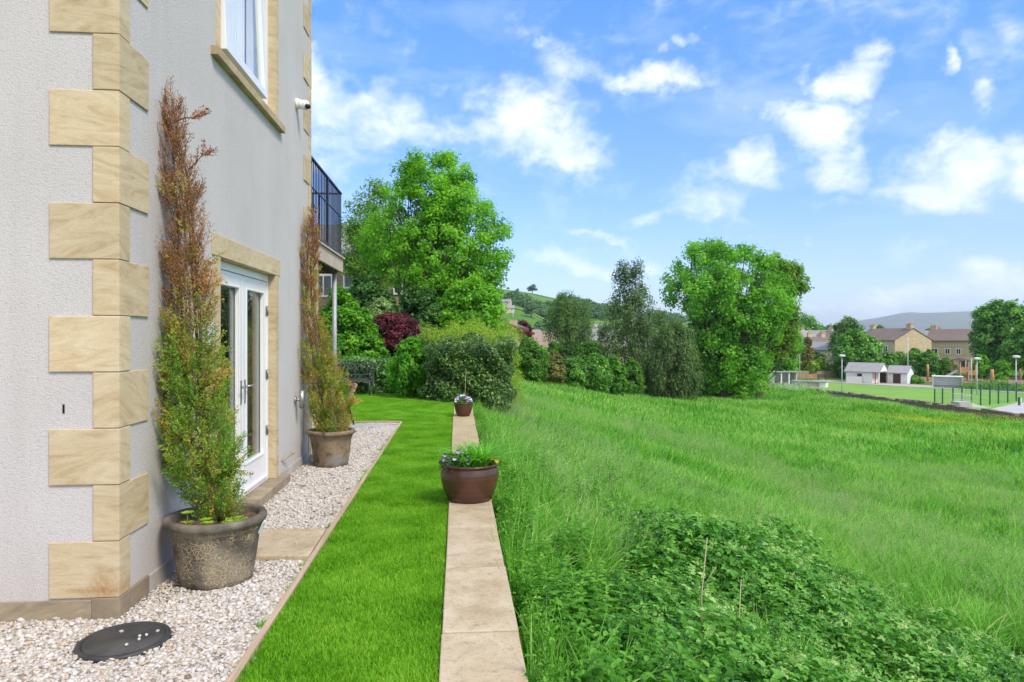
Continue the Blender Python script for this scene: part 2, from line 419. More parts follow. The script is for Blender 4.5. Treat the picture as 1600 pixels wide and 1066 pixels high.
# ------------------------------------------------------------------ leaf helpers
def unit(a): return a / np.maximum(np.linalg.norm(a, axis=-1, keepdims=True), 1e-9)
def leafquads(P, Nrm, L, w, fold=.12, T=None):
    """diamond leaves with face normal Nrm; tip direction random (or T)"""
    n = len(P); Nrm = unit(Nrm)
    t = rng.normal(size=(n, 3)) if T is None else T
    t = unit(t - Nrm * np.sum(t * Nrm, 1, keepdims=True)); s = np.cross(Nrm, t)
    L = np.broadcast_to(np.asarray(L, float), (n,))[:, None]; w = np.broadcast_to(np.asarray(w, float), (n,))[:, None]
    V = np.empty((n, 4, 3))
    V[:, 0] = P - t * L * .5; V[:, 1] = P + s * w * .5 + Nrm * L * fold; V[:, 2] = P + t * L * .5; V[:, 3] = P - s * w * .5 + Nrm * L * fold
    Fc = np.arange(n * 4).reshape(n, 4)
    return V.reshape(-1, 3), Fc
def sph(n): return unit(rng.normal(size=(n, 3)))
CAMR = np.array([CT, -ST, 0.0]); CAMF = np.array([ST, CT, 0.0])

def interp_env(env, d, zoff=0):
    e = sorted([(Zv(v, d), ul, ur) for v, ul, ur in env])
    z = np.array([a[0] for a in e]); xl = np.array([(a[1] - 800) / F * d for a in e]); xr = np.array([(a[2] - 800) / F * d for a in e])
    return z, xl, xr
def crown_clumps(env, d, n, ydepth=1.0, shell=.4, shrink=.0):
    """clump centres in world space filling an outline given as (v, u_left, u_right) at depth d"""
    z, xl, xr = interp_env(env, d)
    zz = rng.uniform(z[0], z[-1], n * 6)
    hw = np.interp(zz, z, (xr - xl) / 2); xm = np.interp(zz, z, (xr + xl) / 2)
    keep = rng.random(len(zz)) < hw / hw.max() * 1.0
    zz, hw, xm = zz[keep][:n], hw[keep][:n], xm[keep][:n]
    n = len(zz)
    ph = rng.uniform(0, 2 * np.pi, n); rho = rng.random(n) ** shell
    hw2 = np.maximum(hw - shrink, hw * .3)
    x = xm + hw2 * rho * np.cos(ph); y = np.minimum(hw2, 6) * rho * np.sin(ph) * ydepth
    c = x[:, None] * CAMR + (d + y)[:, None] * CAMF; c[:, 2] = zz
    return c, (np.array([xm.mean()])[0], z)
def limb(mb, p0, p1, r0, r1, sag=.15, n=5, seg=5):
    p0 = np.array(p0, float); p1 = np.array(p1, float); L = np.linalg.norm(p1 - p0)
    pts = []
    off = rng.normal(size=3) * L * .06; lift = np.array([0, 0, L * sag])
    for i in range(seg + 1):
        f = i / seg; b = math.sin(f * math.pi)
        pts.append(p0 * (1 - f) + p1 * f + off * b - lift * b * (1 if sag else 0))
    mb.tube(pts, [r0 + (r1 - r0) * (i / seg) ** .8 for i in range(seg + 1)], n, cap=False)
def tree(name, label, u, d, zb, env, leaf, bark, nclump=110, nleaf=300, lsize=.25, crad=None, trunk=.25, cat='tree', group=None,
         ydepth=.9, flat=.75, up=.5, droop=0.0, limbs=40, shell=.4, asp=.7, bush=False, trunktop=.7, clvar=.62, stems=1, forkz=.35, lshell=.42):
    base = W(u, d, zb)
    root = thing(name, label, cat, base, group)
    z, xl, xr = interp_env(env, d); wid = (xr - xl).max()
    cr = crad or wid * .11
    cr *= .74; nclump = int(nclump * 1.75); nleaf = int(nleaf * .62)
    C, _ = crown_clumps(env, d, nclump, ydepth, shell, cr * .35)
    n = len(C); rads = cr * rng.uniform(.65, 1.35, n)
    k = np.repeat(np.arange(n), np.maximum((nleaf * (rads / cr) ** 2).astype(int), 4))
    dirs = sph(len(k)); dirs[:, 2] = dirs[:, 2] * .9 + .12; dirs = unit(dirs)
    rr = rads[k] * (rng.random(len(k)) ** lshell)
    off = dirs * rr[:, None] + rng.normal(size=(len(k), 3)) * cr * .22; off[:, 2] *= (flat + 1.1) / 2
    P = C[k] + off
    if droop:
        q = rng.random(len(k)) ** 1.5; P[:, 2] -= droop * q; P[:, :2] += (P[:, :2] - C[k][:, :2]) * .15 * q[:, None]
    ctr = np.array([np.mean(C[:, 0]), np.mean(C[:, 1]), np.mean(C[:, 2])])
    N = dirs * .5 + unit(P - ctr) * .6 + np.array([0, 0, up]) + rng.normal(size=P.shape) * .6
    ls = lsize * rng.uniform(.6, 1.3, len(k))
    T = None
    if droop: T = rng.normal(size=P.shape) * .4 + np.array([0, 0, -1.0])
    V, Fc = leafquads(P, N, ls, ls * asp, T=T)
    cl = rng.random(n) ** 1.3
    rnd = np.clip(clvar * cl[k] + (1 - clvar) * rng.random(len(k)), 0, 1)
    me = npmesh(name + '_leaves', V, Fc, np.repeat(rnd, 4))
    link('foliage' if bush else 'crown', me, leaf, root)
    mb = MB()
    ztop = zb + (z[-1] - zb) * trunktop
    ax = np.array([np.interp(ztop, z, (xl + xr) / 2)])[0]
    topc = ax * CAMR + d * CAMF; topc[2] = ztop
    b0 = np.array(base)
    for s in range(stems):
        o = rng.normal(size=3) * trunk * (1.2 if stems > 1 else 0); o[2] = 0
        e = topc + rng.normal(size=3) * wid * (.12 if stems > 1 else .02)
        pts = [b0 + o + (e - b0 - o) * f + np.array([math.sin(f * 7 + s), math.cos(f * 5 + s * 2), 0]) * trunk * .5 * math.sin(f * 3.1) for f in np.linspace(0, 1, 8)]
        mb.tube(pts, [trunk * (1.35 if f == 0 else 1) * (1 - .75 * f) for f in np.linspace(0, 1, 8)], 8, cap=False)
    order = rng.permutation(n)[:limbs]
    for i in order:
        c = C[i]; h = c[2] - zb
        zf = zb + max(h * rng.uniform(forkz, forkz + .35), .1 * h); zf = min(zf, ztop - .05)
        f = (zf - zb) / max(ztop - zb, .01)
        p0 = b0 + (topc - b0) * f
        limb(mb, p0, c, trunk * .42 * (1 - .6 * f), trunk * .06, sag=.08 if not droop else -.08)
    mb.build('stem' if bush else 'trunk', bark, root, fix=False)
    return root
def rect_env(u0, u1, v0, v1, rnd=.3, k=7):
    """rounded outline"""
    uc = (u0 + u1) / 2; hw = (u1 - u0) / 2; out = []
    for i in range(k + 1):
        f = i / k
        s = (1 - abs(2 * f - 1) ** (2 / max(rnd, .05))) ** .5 if rnd > 0 else 1
        s = max(s, .12)
        out.append((v0 + (v1 - v0) * f, uc - hw * s, uc + hw * s))
    return out
def dome_env(u0, u1, v0, v1, k=7, base=.85):
    uc = (u0 + u1) / 2; hw = (u1 - u0) / 2; out = []
    for i in range(k + 1):
        f = i / k; s = math.sqrt(max(1 - (1 - min(f / .65, 1)) ** 2, .02))
        if f > .65: s = 1 - (1 - base) * (f - .65) / .35
        out.append((v0 + (v1 - v0) * f, uc - hw * s, uc + hw * s))
    return out

# instancing for the uncountable (grass, gravel, brambles)
def scatter(name, label, cat, pts, rots, scl, protos):
    n = len(pts)
    me = bpy.data.meshes.new(name); me.vertices.add(n); me.vertices.foreach_set('co', np.asarray(pts, np.float32).ravel())
    a = me.attributes.new('rot', 'FLOAT_VECTOR', 'POINT'); a.data.foreach_set('vector', np.asarray(rots, np.float32).ravel())
    a = me.attributes.new('scl', 'FLOAT', 'POINT'); a.data.foreach_set('value', np.asarray(scl, np.float32))
    a = me.attributes.new('pick', 'INT', 'POINT'); a.data.foreach_set('value', rng.integers(0, len(protos), n).astype(np.int32))
    o = bpy.data.objects.new(name, me); COL.objects.link(o)
    tag(o, label, cat, kind='stuff')
    ng = bpy.data.node_groups.new(name, 'GeometryNodeTree')
    ng.interface.new_socket('Geometry', in_out='INPUT', socket_type='NodeSocketGeometry')
    ng.interface.new_socket('Geometry', in_out='OUTPUT', socket_type='NodeSocketGeometry')
    N = ng.nodes; Lk = ng.links
    gi = N.new('NodeGroupInput'); go = N.new('NodeGroupOutput'); iop = N.new('GeometryNodeInstanceOnPoints'); jn = N.new('GeometryNodeJoinGeometry')
    for p in protos:
        oi = N.new('GeometryNodeObjectInfo'); oi.inputs['Object'].default_value = p
        g2 = N.new('GeometryNodeGeometryToInstance'); Lk.new(oi.outputs['Geometry'], g2.inputs[0]); Lk.new(g2.outputs[0], jn.inputs[0])
    def attr(nm, ty):
        x = N.new('GeometryNodeInputNamedAttribute'); x.data_type = ty; x.inputs[0].default_value = nm
        return [s for s in x.outputs if s.enabled and s.name == 'Attribute'][0]
    Lk.new(gi.outputs[0], iop.inputs['Points']); Lk.new(jn.outputs[0], iop.inputs['Instance'])
    iop.inputs['Pick Instance'].default_value = True
    Lk.new(attr('pick', 'INT'), iop.inputs['Instance Index']); Lk.new(attr('scl', 'FLOAT'), iop.inputs['Scale'])
    e2r = N.new('FunctionNodeEulerToRotation'); Lk.new(attr('rot', 'FLOAT_VECTOR'), e2r.inputs[0]); Lk.new(e2r.outputs[0], iop.inputs['Rotation'])
    Lk.new(iop.outputs[0], go.inputs[0])
    md = o.modifiers.new('scatter', 'NODES'); md.node_group = ng
    return o
def proto(name, V, Fc, rnd, mat, smooth=False):
    me = npmesh(name, V, Fc, rnd, smooth); me.materials.append(mat)
    return bpy.data.objects.new(name, me)
def blades(n, size, hmin, hmax, wid, bend=.5, wind=(0, 0), clump=0, seg=3, disc=False):
    """grass blades: tapering bent strips; returns V, F (quads), rnd"""
    if clump:
        cc = rng.uniform(-.5, .5, (max(n // clump, 1), 2)) * size
        p = cc[rng.integers(0, len(cc), n)] + rng.normal(size=(n, 2)) * size * .05
    else: p = rng.uniform(-.5, .5, (n, 2)) * size
    h = rng.uniform(hmin, hmax, n); a = rng.uniform(0, 2 * np.pi, n); b = bend * rng.uniform(.2, 1.2, n)
    dirx = np.cos(a) * b + wind[0]; diry = np.sin(a) * b + wind[1]
    fa = a + np.pi / 2 + rng.normal(size=n) * .5
    w = wid * rng.uniform(.6, 1.3, n)
    V = np.empty((n, (seg + 1) * 2, 3))
    for i in range(seg + 1):
        f = i / seg
        cx = p[:, 0] + dirx * h * f ** 1.8; cy = p[:, 1] + diry * h * f ** 1.8
        cz = h * (f - .28 * f ** 2 * np.minimum(np.hypot(dirx, diry), 1.6))
        ww = w * (1 - f ** 1.6) * .5 + w * .04
        V[:, 2 * i] = np.stack([cx - np.cos(fa) * ww, cy - np.sin(fa) * ww, cz], 1)
        V[:, 2 * i + 1] = np.stack([cx + np.cos(fa) * ww, cy + np.sin(fa) * ww, cz], 1)
    k = (seg + 1) * 2
    Fq = np.concatenate([np.stack([np.arange(n) * k + 2 * i, np.arange(n) * k + 2 * i + 1, np.arange(n) * k + 2 * i + 3, np.arange(n) * k + 2 * i + 2], 1) for i in range(seg)])
    rnd = rng.random(n)
    return V.reshape(-1, 3), Fq, np.repeat(rnd, k)
def cat3(*parts):
    vs, fs, rs = [], [], []; o = 0
    for V, Fc, r in parts:
        vs.append(V); fs.append(Fc + o); rs.append(r); o += len(V)
    return np.concatenate(vs), np.concatenate(fs), np.concatenate(rs)
def ground_rots(P, upmix=.0):
    out = []
    for x, y in P:
        n = tnorm(x, y); q = Vector((0, 0, 1)).rotation_difference(n) @ Quaternion((0, 0, 1), random.uniform(0, 6.28))
        out.append(tuple(q.to_euler()))
    return np.array(out)
def jgrid(x0, x1, y0, y1, s):
    gx, gy = np.meshgrid(np.arange(x0, x1 + 1e-6, s), np.arange(y0, y1 + 1e-6, s))
    P = np.stack([gx.ravel(), gy.ravel()], 1); return P + rng.uniform(-.3, .3, P.shape) * s
def in_view(P, zr=0, m=.32, dmin=1.2):
    d = P[:, 0] * ST + P[:, 1] * CT; r = P[:, 0] * CT - P[:, 1] * ST
    return (d > dmin) & (np.abs(r) < (.75 + m) * d + 1.0)
# ================================================================== SKY, SUN, CAMERA
def world():
    w = bpy.data.worlds.new('World'); SC.world = w; w.use_nodes = True
    t = NT(w.node_tree); w.node_tree.nodes.clear()
    out = t.n('ShaderNodeOutputWorld'); bg = t.n('ShaderNodeBackground'); bg.inputs[1].default_value = SKY_STR
    sky = t.n('ShaderNodeTexSky', sky_type='NISHITA', sun_disc=False, sun_elevation=SUN_EL, sun_rotation=SUN_ROT, altitude=150, air_density=1.0, dust_density=.6, ozone_density=2.2)
    g = t.n('ShaderNodeTexCoord').outputs['Generated']
    sep = t.n('ShaderNodeSeparateXYZ'); t.l(g, sep.inputs[0])
    az = t.math('ARCTAN2', sep.outputs[0], sep.outputs[1])
    el = t.math('ARCTAN2', sep.outputs[2], t.math('SQRT', t.math('ADD', t.math('POWER', sep.outputs[0], 2), t.math('POWER', sep.outputs[1], 2))))
    # tint of the clear sky by elevation
    skyc = t.mix(1.0, sky.outputs[0], t.ramp(el, [(0.0, (.44, .45, .50)), (.12, (.41, .465, .66)), (.45, (.36, .59, 1.04))]), 'MULTIPLY')
    blobs = [(505, 120, 75, 70, 1), (560, 165, 90, 45, .95), (640, 215, 190, 28, .7), (820, 190, 105, 60, 1.1), (880, 120, 60, 60, .85), (880, 235, 90, 30, .9), (1010, 130, 60, 26, .95),
             (1315, 108, 52, 42, 1.1), (1275, 190, 80, 50, 1.1), (1310, 235, 45, 40, .8), (1165, 270, 75, 38, .95), (1120, 320, 60, 30, .6), (1470, 280, 140, 60, 1.0), (1590, 270, 70, 60, .9),
             (1535, 160, 38, 28, 1), (1463, 95, 26, 24, .95), (1065, 70, 24, 14, .8), (910, 408, 130, 22, .85), (1565, 450, 90, 50, .85), (1440, 480, 190, 26, .65), (840, 65, 22, 14, .6), (520, 250, 80, 30, .55),
             (930, 365, 60, 8, .6), (1560, 70, 70, 40, .5), (1390, 190, 30, 16, .6), (1000, 330, 60, 12, .5), (1290, 300, 60, 14, .5), (690, 310, 90, 14, .3)]
    tot = None
    cm0 = t.n('ShaderNodeCombineXYZ'); t.l(az, cm0.inputs[0]); t.l(el, cm0.inputs[1])
    wa = t.noise(cm0.outputs[0], 7, 5, .6); wb = t.noise(t.map(cm0.outputs[0], loc=(3.1, 1.7, 0)), 7, 5, .6)
    azw = t.math('ADD', az, t.math('MULTIPLY', t.math('SUBTRACT', wa, .5), .20)); elw = t.math('ADD', el, t.math('MULTIPLY', t.math('SUBTRACT', wb, .5), .15))
    for u, v, ru, rv, s in blobs:
        p = W(u, 1.0); a0 = math.atan2(p.x, p.y); hyp = math.hypot(p.x, p.y); e0 = math.atan2((HV - v) / F, hyp)
        ra = ru / F / hyp ** 2; re = rv / F / hyp
        dx = t.math('MULTIPLY', t.math('SUBTRACT', azw, a0), 1 / (ra * 1.25)); dy = t.math('MULTIPLY', t.math('SUBTRACT', elw, e0), 1 / (re * 1.25))
        b = t.math('MULTIPLY', t.math('SUBTRACT', 1, t.math('ADD', t.math('MULTIPLY', dx, dx), t.math('MULTIPLY', dy, dy)), clamp=True), s)
        tot = b if tot is None else t.math('SMOOTH_MAX', tot, b, .25)
    cmb = t.n('ShaderNodeCombineXYZ'); t.l(az, cmb.inputs[0]); t.l(t.math('MULTIPLY', el, 1.5), cmb.inputs[1])
    n1 = t.noise(cmb.outputs[0], 9, 9, .6, .35); n2 = t.noise(t.map(cmb.outputs[0], (1, 2.2, 1)), 3.2, 6, .6, .5)
    n4 = t.noise(cmb.outputs[0], 26, 7, .62, .4)
    dens = t.math('ADD', t.math('ADD', t.math('MULTIPLY', tot, .85), t.math('MULTIPLY', t.math('SUBTRACT', n1, .5), 1.5)), t.math('MULTIPLY', t.math('SUBTRACT', n4, .5), .9))
    mr = t.n('ShaderNodeMapRange', interpolation_type='SMOOTHSTEP'); t.l(dens, mr.inputs[0]); mr.inputs[1].default_value = .06; mr.inputs[2].default_value = 1.28
    wisp = t.math('MULTIPLY', t.math('MULTIPLY', t.math('SUBTRACT', n2, .50, clamp=True), 1.5, clamp=True), .7)
    hz = t.math('MULTIPLY', t.math('SUBTRACT', 1, t.math('DIVIDE', el, .22), clamp=True), .12)
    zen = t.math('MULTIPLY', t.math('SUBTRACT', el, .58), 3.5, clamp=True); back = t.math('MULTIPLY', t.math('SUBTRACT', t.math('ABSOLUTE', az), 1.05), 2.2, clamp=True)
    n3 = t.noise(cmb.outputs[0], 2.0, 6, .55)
    over = t.math('MULTIPLY', t.math('MAXIMUM', zen, back), t.math('ADD', .35, t.math('MULTIPLY', n3, .95)), clamp=True)  # unseen cloud cover added overhead and behind the camera to whiten ambient light
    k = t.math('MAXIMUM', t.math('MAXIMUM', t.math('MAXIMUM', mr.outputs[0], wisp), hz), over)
    shade = t.noise(t.map(cmb.outputs[0], loc=(.0, .035, 0)), 11, 5, .55)
    cc = t.ramp(shade, [(.3, (6.5, 6.9, 7.6)), (.65, (8.6, 8.75, 9.0))])
    cc2 = t.mix(1.0, cc, (CLOUD, CLOUD, CLOUD), 'MULTIPLY')
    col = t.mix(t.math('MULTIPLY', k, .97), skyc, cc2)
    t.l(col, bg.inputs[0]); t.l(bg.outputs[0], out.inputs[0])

SUN_EL = R(48); SUN_AZ = R(141)          # compass angle from +Y towards +X
SUN_ROT = SUN_AZ
SKY_STR = .15; CLOUD = .455
world()
sl = bpy.data.lights.new('sun', 'SUN'); sl.energy = 1.6; sl.angle = R(14); sl.color = (1, .91, .79)
so = bpy.data.objects.new('sun', sl); COL.objects.link(so)
sd = Vector((math.sin(SUN_AZ) * math.cos(SUN_EL), math.cos(SUN_AZ) * math.cos(SUN_EL), math.sin(SUN_EL)))
so.rotation_euler = sd.to_track_quat('Z', 'Y').to_euler()
cam = bpy.data.cameras.new('camera'); co_ = bpy.data.objects.new('camera', cam); COL.objects.link(co_)
cam.lens = F / 1600 * 36; cam.sensor_width = 36; cam.shift_y = -8 / 1600; cam.clip_end = 20000; cam.clip_start = .05
co_.location = (0, 0, H); co_.rotation_euler = (R(90), 0, -TH)
SC.camera = co_
SC.view_settings.view_transform = 'Standard'; SC.view_settings.look = 'None'; SC.view_settings.exposure = 1.30; SC.view_settings.gamma = 1
SC.cycles.use_denoising = True
SC.cycles.max_bounces = 8; SC.cycles.transparent_max_bounces = 12; SC.cycles.diffuse_bounces = 3

# ================================================================== HOUSE
HX, HY = -1.916, 4.027
house = thing('rendered_house', 'pale grey rendered house with sandstone corner blocks beside the gravel strip', 'house', (HX, HY, 0))
TOPZ = 7.0
DY0, DY1 = 5.67, 7.37; WZ0, WZ1 = 3.87, 5.35; DZ1 = 2.24; XI = HX - .30
b = MB()
b.box(-9, HX, HY, HY + .3, 0, TOPZ)                      # front
for y0, y1, z0, z1 in ((HY + .3, DY0, 0, TOPZ), (DY1, 9.1, 0, TOPZ), (DY0, DY1, DZ1, WZ0), (DY0, DY1, WZ1, TOPZ), (DY0, DY1, 0, .02)):
    b.box(XI, HX, y0, y1, z0, z1)
b.box(-9, XI, 8.8, 9.1, 0, TOPZ); b.box(-9, -8.7, HY + .3, 8.8, 0, TOPZ)
b.build('wall', M['render'], house)
b = MB(); b.box(-8.7, XI, HY + .3, 8.8, .02, .08); b.box(-8.7, XI, HY + .3, 8.8, 2.62, 2.9)
b.build('floor', M['room'], house)
b = MB(); b.box(-6.0, -5.9, HY + .3, 8.8, .08, 2.62); b.box(-6.0, -5.9, HY + .3, 8.8, 2.9, TOPZ - .1); b.build('partition', M['room'], house)
# roof, hipped, above the frame
b = MB(); e = .35
b.add([(-9 - e, HY - e, TOPZ), (HX + e, HY - e, TOPZ), (HX + e, 9.1 + e, TOPZ), (-9 - e, 9.1 + e, TOPZ), (-6.5, 6.56, 9.3), (-4.4, 6.56, 9.3)],
      [(3, 2, 1, 0), (0, 1, 5, 4), (1, 2, 5), (2, 3, 4, 5), (3, 0, 4)])
b.build('roof', m_rooftile('slate', (.07, .07, .08), (.13, .13, .14)), house)
# plinth and quoins
PR = .012
b = MB(); b.box(-9, HX - .135, HY - .016, HY - .001, -.05, .115); b.build('plinth', M['sanddark'], house, bevel=.003)
b = MB(); b.box(HX - .134, HX + .018, HY - .018, HY - .001, -.05, .124); b.box(HX + .001, HX + .018, HY - .001, HY + .36, -.05, .124); b.build('plinth', M['sanddark'], house, bevel=.004)
b = MB(); b.box(HX + .001, HX + .014, HY + .361, 5.5, -.05, .115); b.build('plinth', simple('grey plinth stone', (.34, .31, .27), (.46, .43, .39), 4, .9, .3, 30), house, bevel=.003)
b = MB(); b.box(HX + .001, HX + .014, 7.63, 8.94, -.05, .115); b.build('plinth', bpy.data.materials['grey plinth stone'], house, bevel=.003)
def quoin(y_out, sgn, z0, long_front, mat):
    z1 = z0 + .318 - .004
    lf, ls = (.365, .125) if long_front else (.13, .365)
    b = MB()
    p = PR + random.uniform(-.002, .003)
    if sgn < 0:
        b.box(HX - lf, HX + p, HY - p, HY - .0005, z0, z1)
        b.box(HX + .0005, HX + p, HY - .0005, HY + ls, z0, z1)
    else:
        b.box(HX + .0005, HX + p, 9.1 - ls * 1.12, 9.1 + p, z0, z1)
    b.build('quoin', mat, house, bevel=.004)
for k in range(0, 21):
    z0 = .126 + .318 * k
    quoin(HY, -1, z0, k % 2 == 0, M['sandrust'] if k == 0 else M['sand'])
for k in range(0, 21):
    quoin(9.1, 1, .05 + .318 * k, k % 2 == 0, M['sand'])
b = MB(); b.box(HX + .001, HX + .02, 8.945, 9.12, -.05, .048); b.build('plinth', M['sanddark'], house, bevel=.003)
# mark on the front render (dark slit)
b = MB(); b.box(-2.212, -2.202, HY - .004, HY + .01, 1.165, 1.215); b.build('render_slit', M['dark'], house)
# door surround
b = MB(); b.box(HX + .0005, HX + .012, 5.50, 7.53, DZ1, 2.41); b.box(HX - .085, HX + .0005, DY0, DY1, DZ1 - .003, DZ1 + .001)
b.build('lintel', M['sand'], house, bevel=.003)
for y0, y1 in ((5.565, DY0), (DY1, 7.475)):
    b = MB(); b.box(HX + .0005, HX + .010, y0, y1, .10, DZ1 - .004)
    yr0, yr1 = (y1 - .002, y1 + .012) if y1 == DY0 else (y0 - .012, y0 + .002)
    b.box(HX - .09, HX + .010, yr0, yr1, .10, DZ1 - .004)
    b.build('jamb', M['sand'], house, bevel=.002)
b = MB(); b.box(HX - .2, HX + .10, 5.47, 7.62, -.04, .098); b.build('doorstep', M['sanddark'], house, bevel=.006)
# french doors
dx0, dx1 = HX - .135, HX - .075
ya, yb = DY0 + .012, DY1 - .012
b = MB(); b.box(dx0 - .01, dx1 + .008, ya, ya + .045, .1, 2.235); b.box(dx0 - .01, dx1 + .008, yb - .045, yb, .1, 2.235); b.box(dx0 - .01, dx1 + .008, ya + .045, yb - .045, 2.165, 2.235); b.box(dx0 - .01, dx1 + .008, ya + .045, yb - .045, .1, .125)
b.build('door_frame', M['upvc'], house, bevel=.004)
ym = (ya + yb) / 2
def leaf_door(y0, y1, hinge_y, handle_y):
    st = .115; gz0, gz1 = .40, 2.035
    b = MB()
    b.box(dx0, dx1, y0, y0 + st, .128, 2.160); b.box(dx0, dx1, y1 - st, y1, .128, 2.160)
    b.box(dx0, dx1, y0 + st, y1 - st, .128, gz0); b.box(dx0, dx1, y0 + st, y1 - st, gz1, 2.160)
    # moulded bead round the glass and weather bar
    for a in ((y0 + st - .018, y0 + st, gz0 - .018, gz1 + .018), (y1 - st, y1 - st + .018, gz0 - .018, gz1 + .018), (y0 + st, y1 - st, gz0 - .018, gz0), (y0 + st, y1 - st, gz1, gz1 + .018)):
        b.box(dx1, dx1 + .009, *a)
    b.box(dx1, dx1 + .02, y0 + .01, y1 - .01, .135, .16)
    L = b.build('french_door', M['upvc'], house, bevel=.004)
    g = MB(); g.box(dx0 + .02, dx0 + .026, y0 + st - .005, y1 - st + .005, gz0 - .005, gz1 + .005); g.build('pane', M['glass'], L)
    s = MB()
    for a in ((y0 + st, y0 + st + .012), (y1 - st - .012, y1 - st)): s.box(dx0 + .028, dx0 + .032, a[0], a[1], gz0, gz1)
    s.build('glazing_spacer', M['metal'], L)
    h = MB(); h.box(dx1 + .001, dx1 + .008, handle_y - .015, handle_y + .015, .97, 1.19)
    sg = 1 if handle_y > ym else -1
    h.tube([(dx1 + .006, handle_y, 1.13), (dx1 + .045, handle_y, 1.13), (dx1 + .052, handle_y + .015 * sg, 1.13), (dx1 + .052, handle_y + .12 * sg, 1.132)], [.009, .009, .010, .008], 8)
    h.cyl((dx1 + .007, handle_y, 1.03), (dx1 + .013, handle_y, 1.03), .009, n=10)
    h.build('handle', M['metal'], L)
    for z in (.62, 1.2, 1.86):
        q = MB(); q.box(dx1 + .0085, dx1 + .012, hinge_y - .03, hinge_y + .03, z - .05, z + .05); q.cyl((dx1 + .014, hinge_y, z - .05), (dx1 + .014, hinge_y, z + .05), .006, n=8); q.build('hinge', M['steel'], L)
    return L
leaf_door(ya + .048, ym - .003, ya + .045, ym - .055)
rl = leaf_door(ym + .003, yb - .048, yb - .045, ym + .055)
k = MB(); k.cyl((dx1, ym + .22, .28), (dx1 + .03, ym + .22, .28), .012, .016, 10); k.build('door_stop', simple('brass', (.45, .33, .16), None, 3, .4, metal=.8), rl)
# curtain inside the door
# upper window
b = MB(); b.box(HX - .12, HX + .055, 5.485, 7.58, WZ0 - .075, WZ0 - .003); b.build('window_sill', M['sillstone'], house, bevel=.004)
for y0, y1 in ((5.60, DY0), (DY1 + .03, 7.475)):
    b = MB(); b.box(HX + .0005, HX + .010, y0, y1, WZ0, WZ1 + .2)
    yr0, yr1 = (y1 - .002, y1 + .012) if y1 == DY0 else (y0 - .045, y0)
    b.box(HX - .09, HX + .010, yr0, yr1, WZ0, WZ1)
    b.build('jamb', M['sand'], house, bevel=.002)
b = MB(); b.box(HX + .0005, HX + .012, DY0, DY1 + .03, WZ1, WZ1 + .2); b.build('lintel', M['sand'], house, bevel=.003)
wx0, wx1 = HX - .14, HX - .07
b = MB()
for y0, y1, z0, z1 in ((ya, ya + .06, WZ0, WZ1), (yb - .06, yb, WZ0, WZ1), (ya + .06, yb - .06, WZ0, WZ0 + .06), (ya + .06, yb - .06, WZ1 - .06, WZ1), (6.84, 6.90, WZ0 + .06, WZ1 - .06)):
    b.box(wx0, wx1, y0, y1, z0, z1)
b.build('window_frame', M['upvc'], house, bevel=.004)
b = MB(); b.box(wx0 + .02, wx0 + .026, 6.895, yb - .055, WZ0 + .055, WZ1 - .055); b.build('window_pane', M['glass'], house)
# top-hung sash pushed open at the bottom
Ts = Matrix.Translation(Vector((wx1 + .005, 0, WZ1 - .03))) @ Matrix.Rotation(R(-2.6), 4, 'Y')
hh = WZ1 - .03 - (WZ0 + .05)
b = MB(Ts)
s0, s1 = ya + .01, 6.87
for y0, y1, z0, z1 in ((s0, s0 + .07, -hh, 0), (s1 - .07, s1, -hh, 0), (s0 + .07, s1 - .07, -hh, -hh + .08), (s0 + .07, s1 - .07, -.08, 0)): b.box(0, .055, y0, y1, z0, z1)
sash = b.build('window_sash', M['upvc'], house, bevel=.004)
b = MB(Ts); b.box(.02, .026, s0 + .065, s1 - .065, -hh + .075, -.075); b.build('pane', M['clearglass'], sash)
b = MB()
for i in range(28):
    y = 6.86 + i * .017; x = HX - .26 + .02 * math.sin(i * 1.9)
    y2 = y + .017; x2 = HX - .26 + .02 * math.sin((i + 1) * 1.9)
    b.add([(x, y, WZ0 - .2), (x2, y2, WZ0 - .2), (x2, y2, WZ1 + .1), (x, y, WZ1 + .1)], [(0, 1, 2, 3)])
b.build('curtain', M['curtain'], house, fix=False)
b = MB()
for i in range(104):
    y = 5.70 + i * .016; x = HX - .16 + .008 * math.sin(i * 1.7)
    y2 = y + .016; x2 = HX - .16 + .008 * math.sin((i + 1) * 1.7)
    b.add([(x, y, WZ0 - .2), (x2, y2, WZ0 - .2), (x2, y2, WZ1 + .1), (x, y, WZ1 + .1)], [(0, 1, 2, 3)])
b.build('curtain', M['blind'], house, fix=False)
# stone pier under the balcony, balcony, railing, post
b = MB(); b.box(-2.45, -1.99, 9.1, 9.98, -.05, 2.66); b.build('pier', M['sand'], house, bevel=.004)
BX = -1.95; BY1 = 11.86
b = MB(); b.box(-6, BX - .045, 9.1, BY1 - .045, 2.76, 2.90); b.build('balcony_floor', M['soffit'], house)
b = MB(); b.box(BX - .045, BX, 9.115, BY1, 2.68, 2.90); b.box(-6, BX - .045, BY1 - .045, BY1, 2.68, 2.90); b.box(BX - .06, BX + .03, 9.115, BY1 + .03, 2.905, 2.935); b.box(-6, BX - .06, BY1 - .06, BY1 + .03, 2.905, 2.935)
b.build('fascia', M['fascia'], house, bevel=.003)
b = MB()
for i in range(8):
    b.box(-5.5, BX - .05, 9.3 + i * .32, 9.35 + i * .32, 2.64, 2.758)
b.build('joists', M['soffit'], house)
b = MB()
rz0, rz1 = 2.98, 4.02; ry = 9.16; rx = BX - .03
b.box(rx - .02, rx + .02, ry, BY1 - .03, rz1 - .012, rz1 + .012); b.box(rx - .012, rx + .012, ry, BY1 - .03, rz0, rz0 + .03); b.box(rx - .01, rx + .01, ry, BY1 - .03, 3.62, 3.632)
n = 24
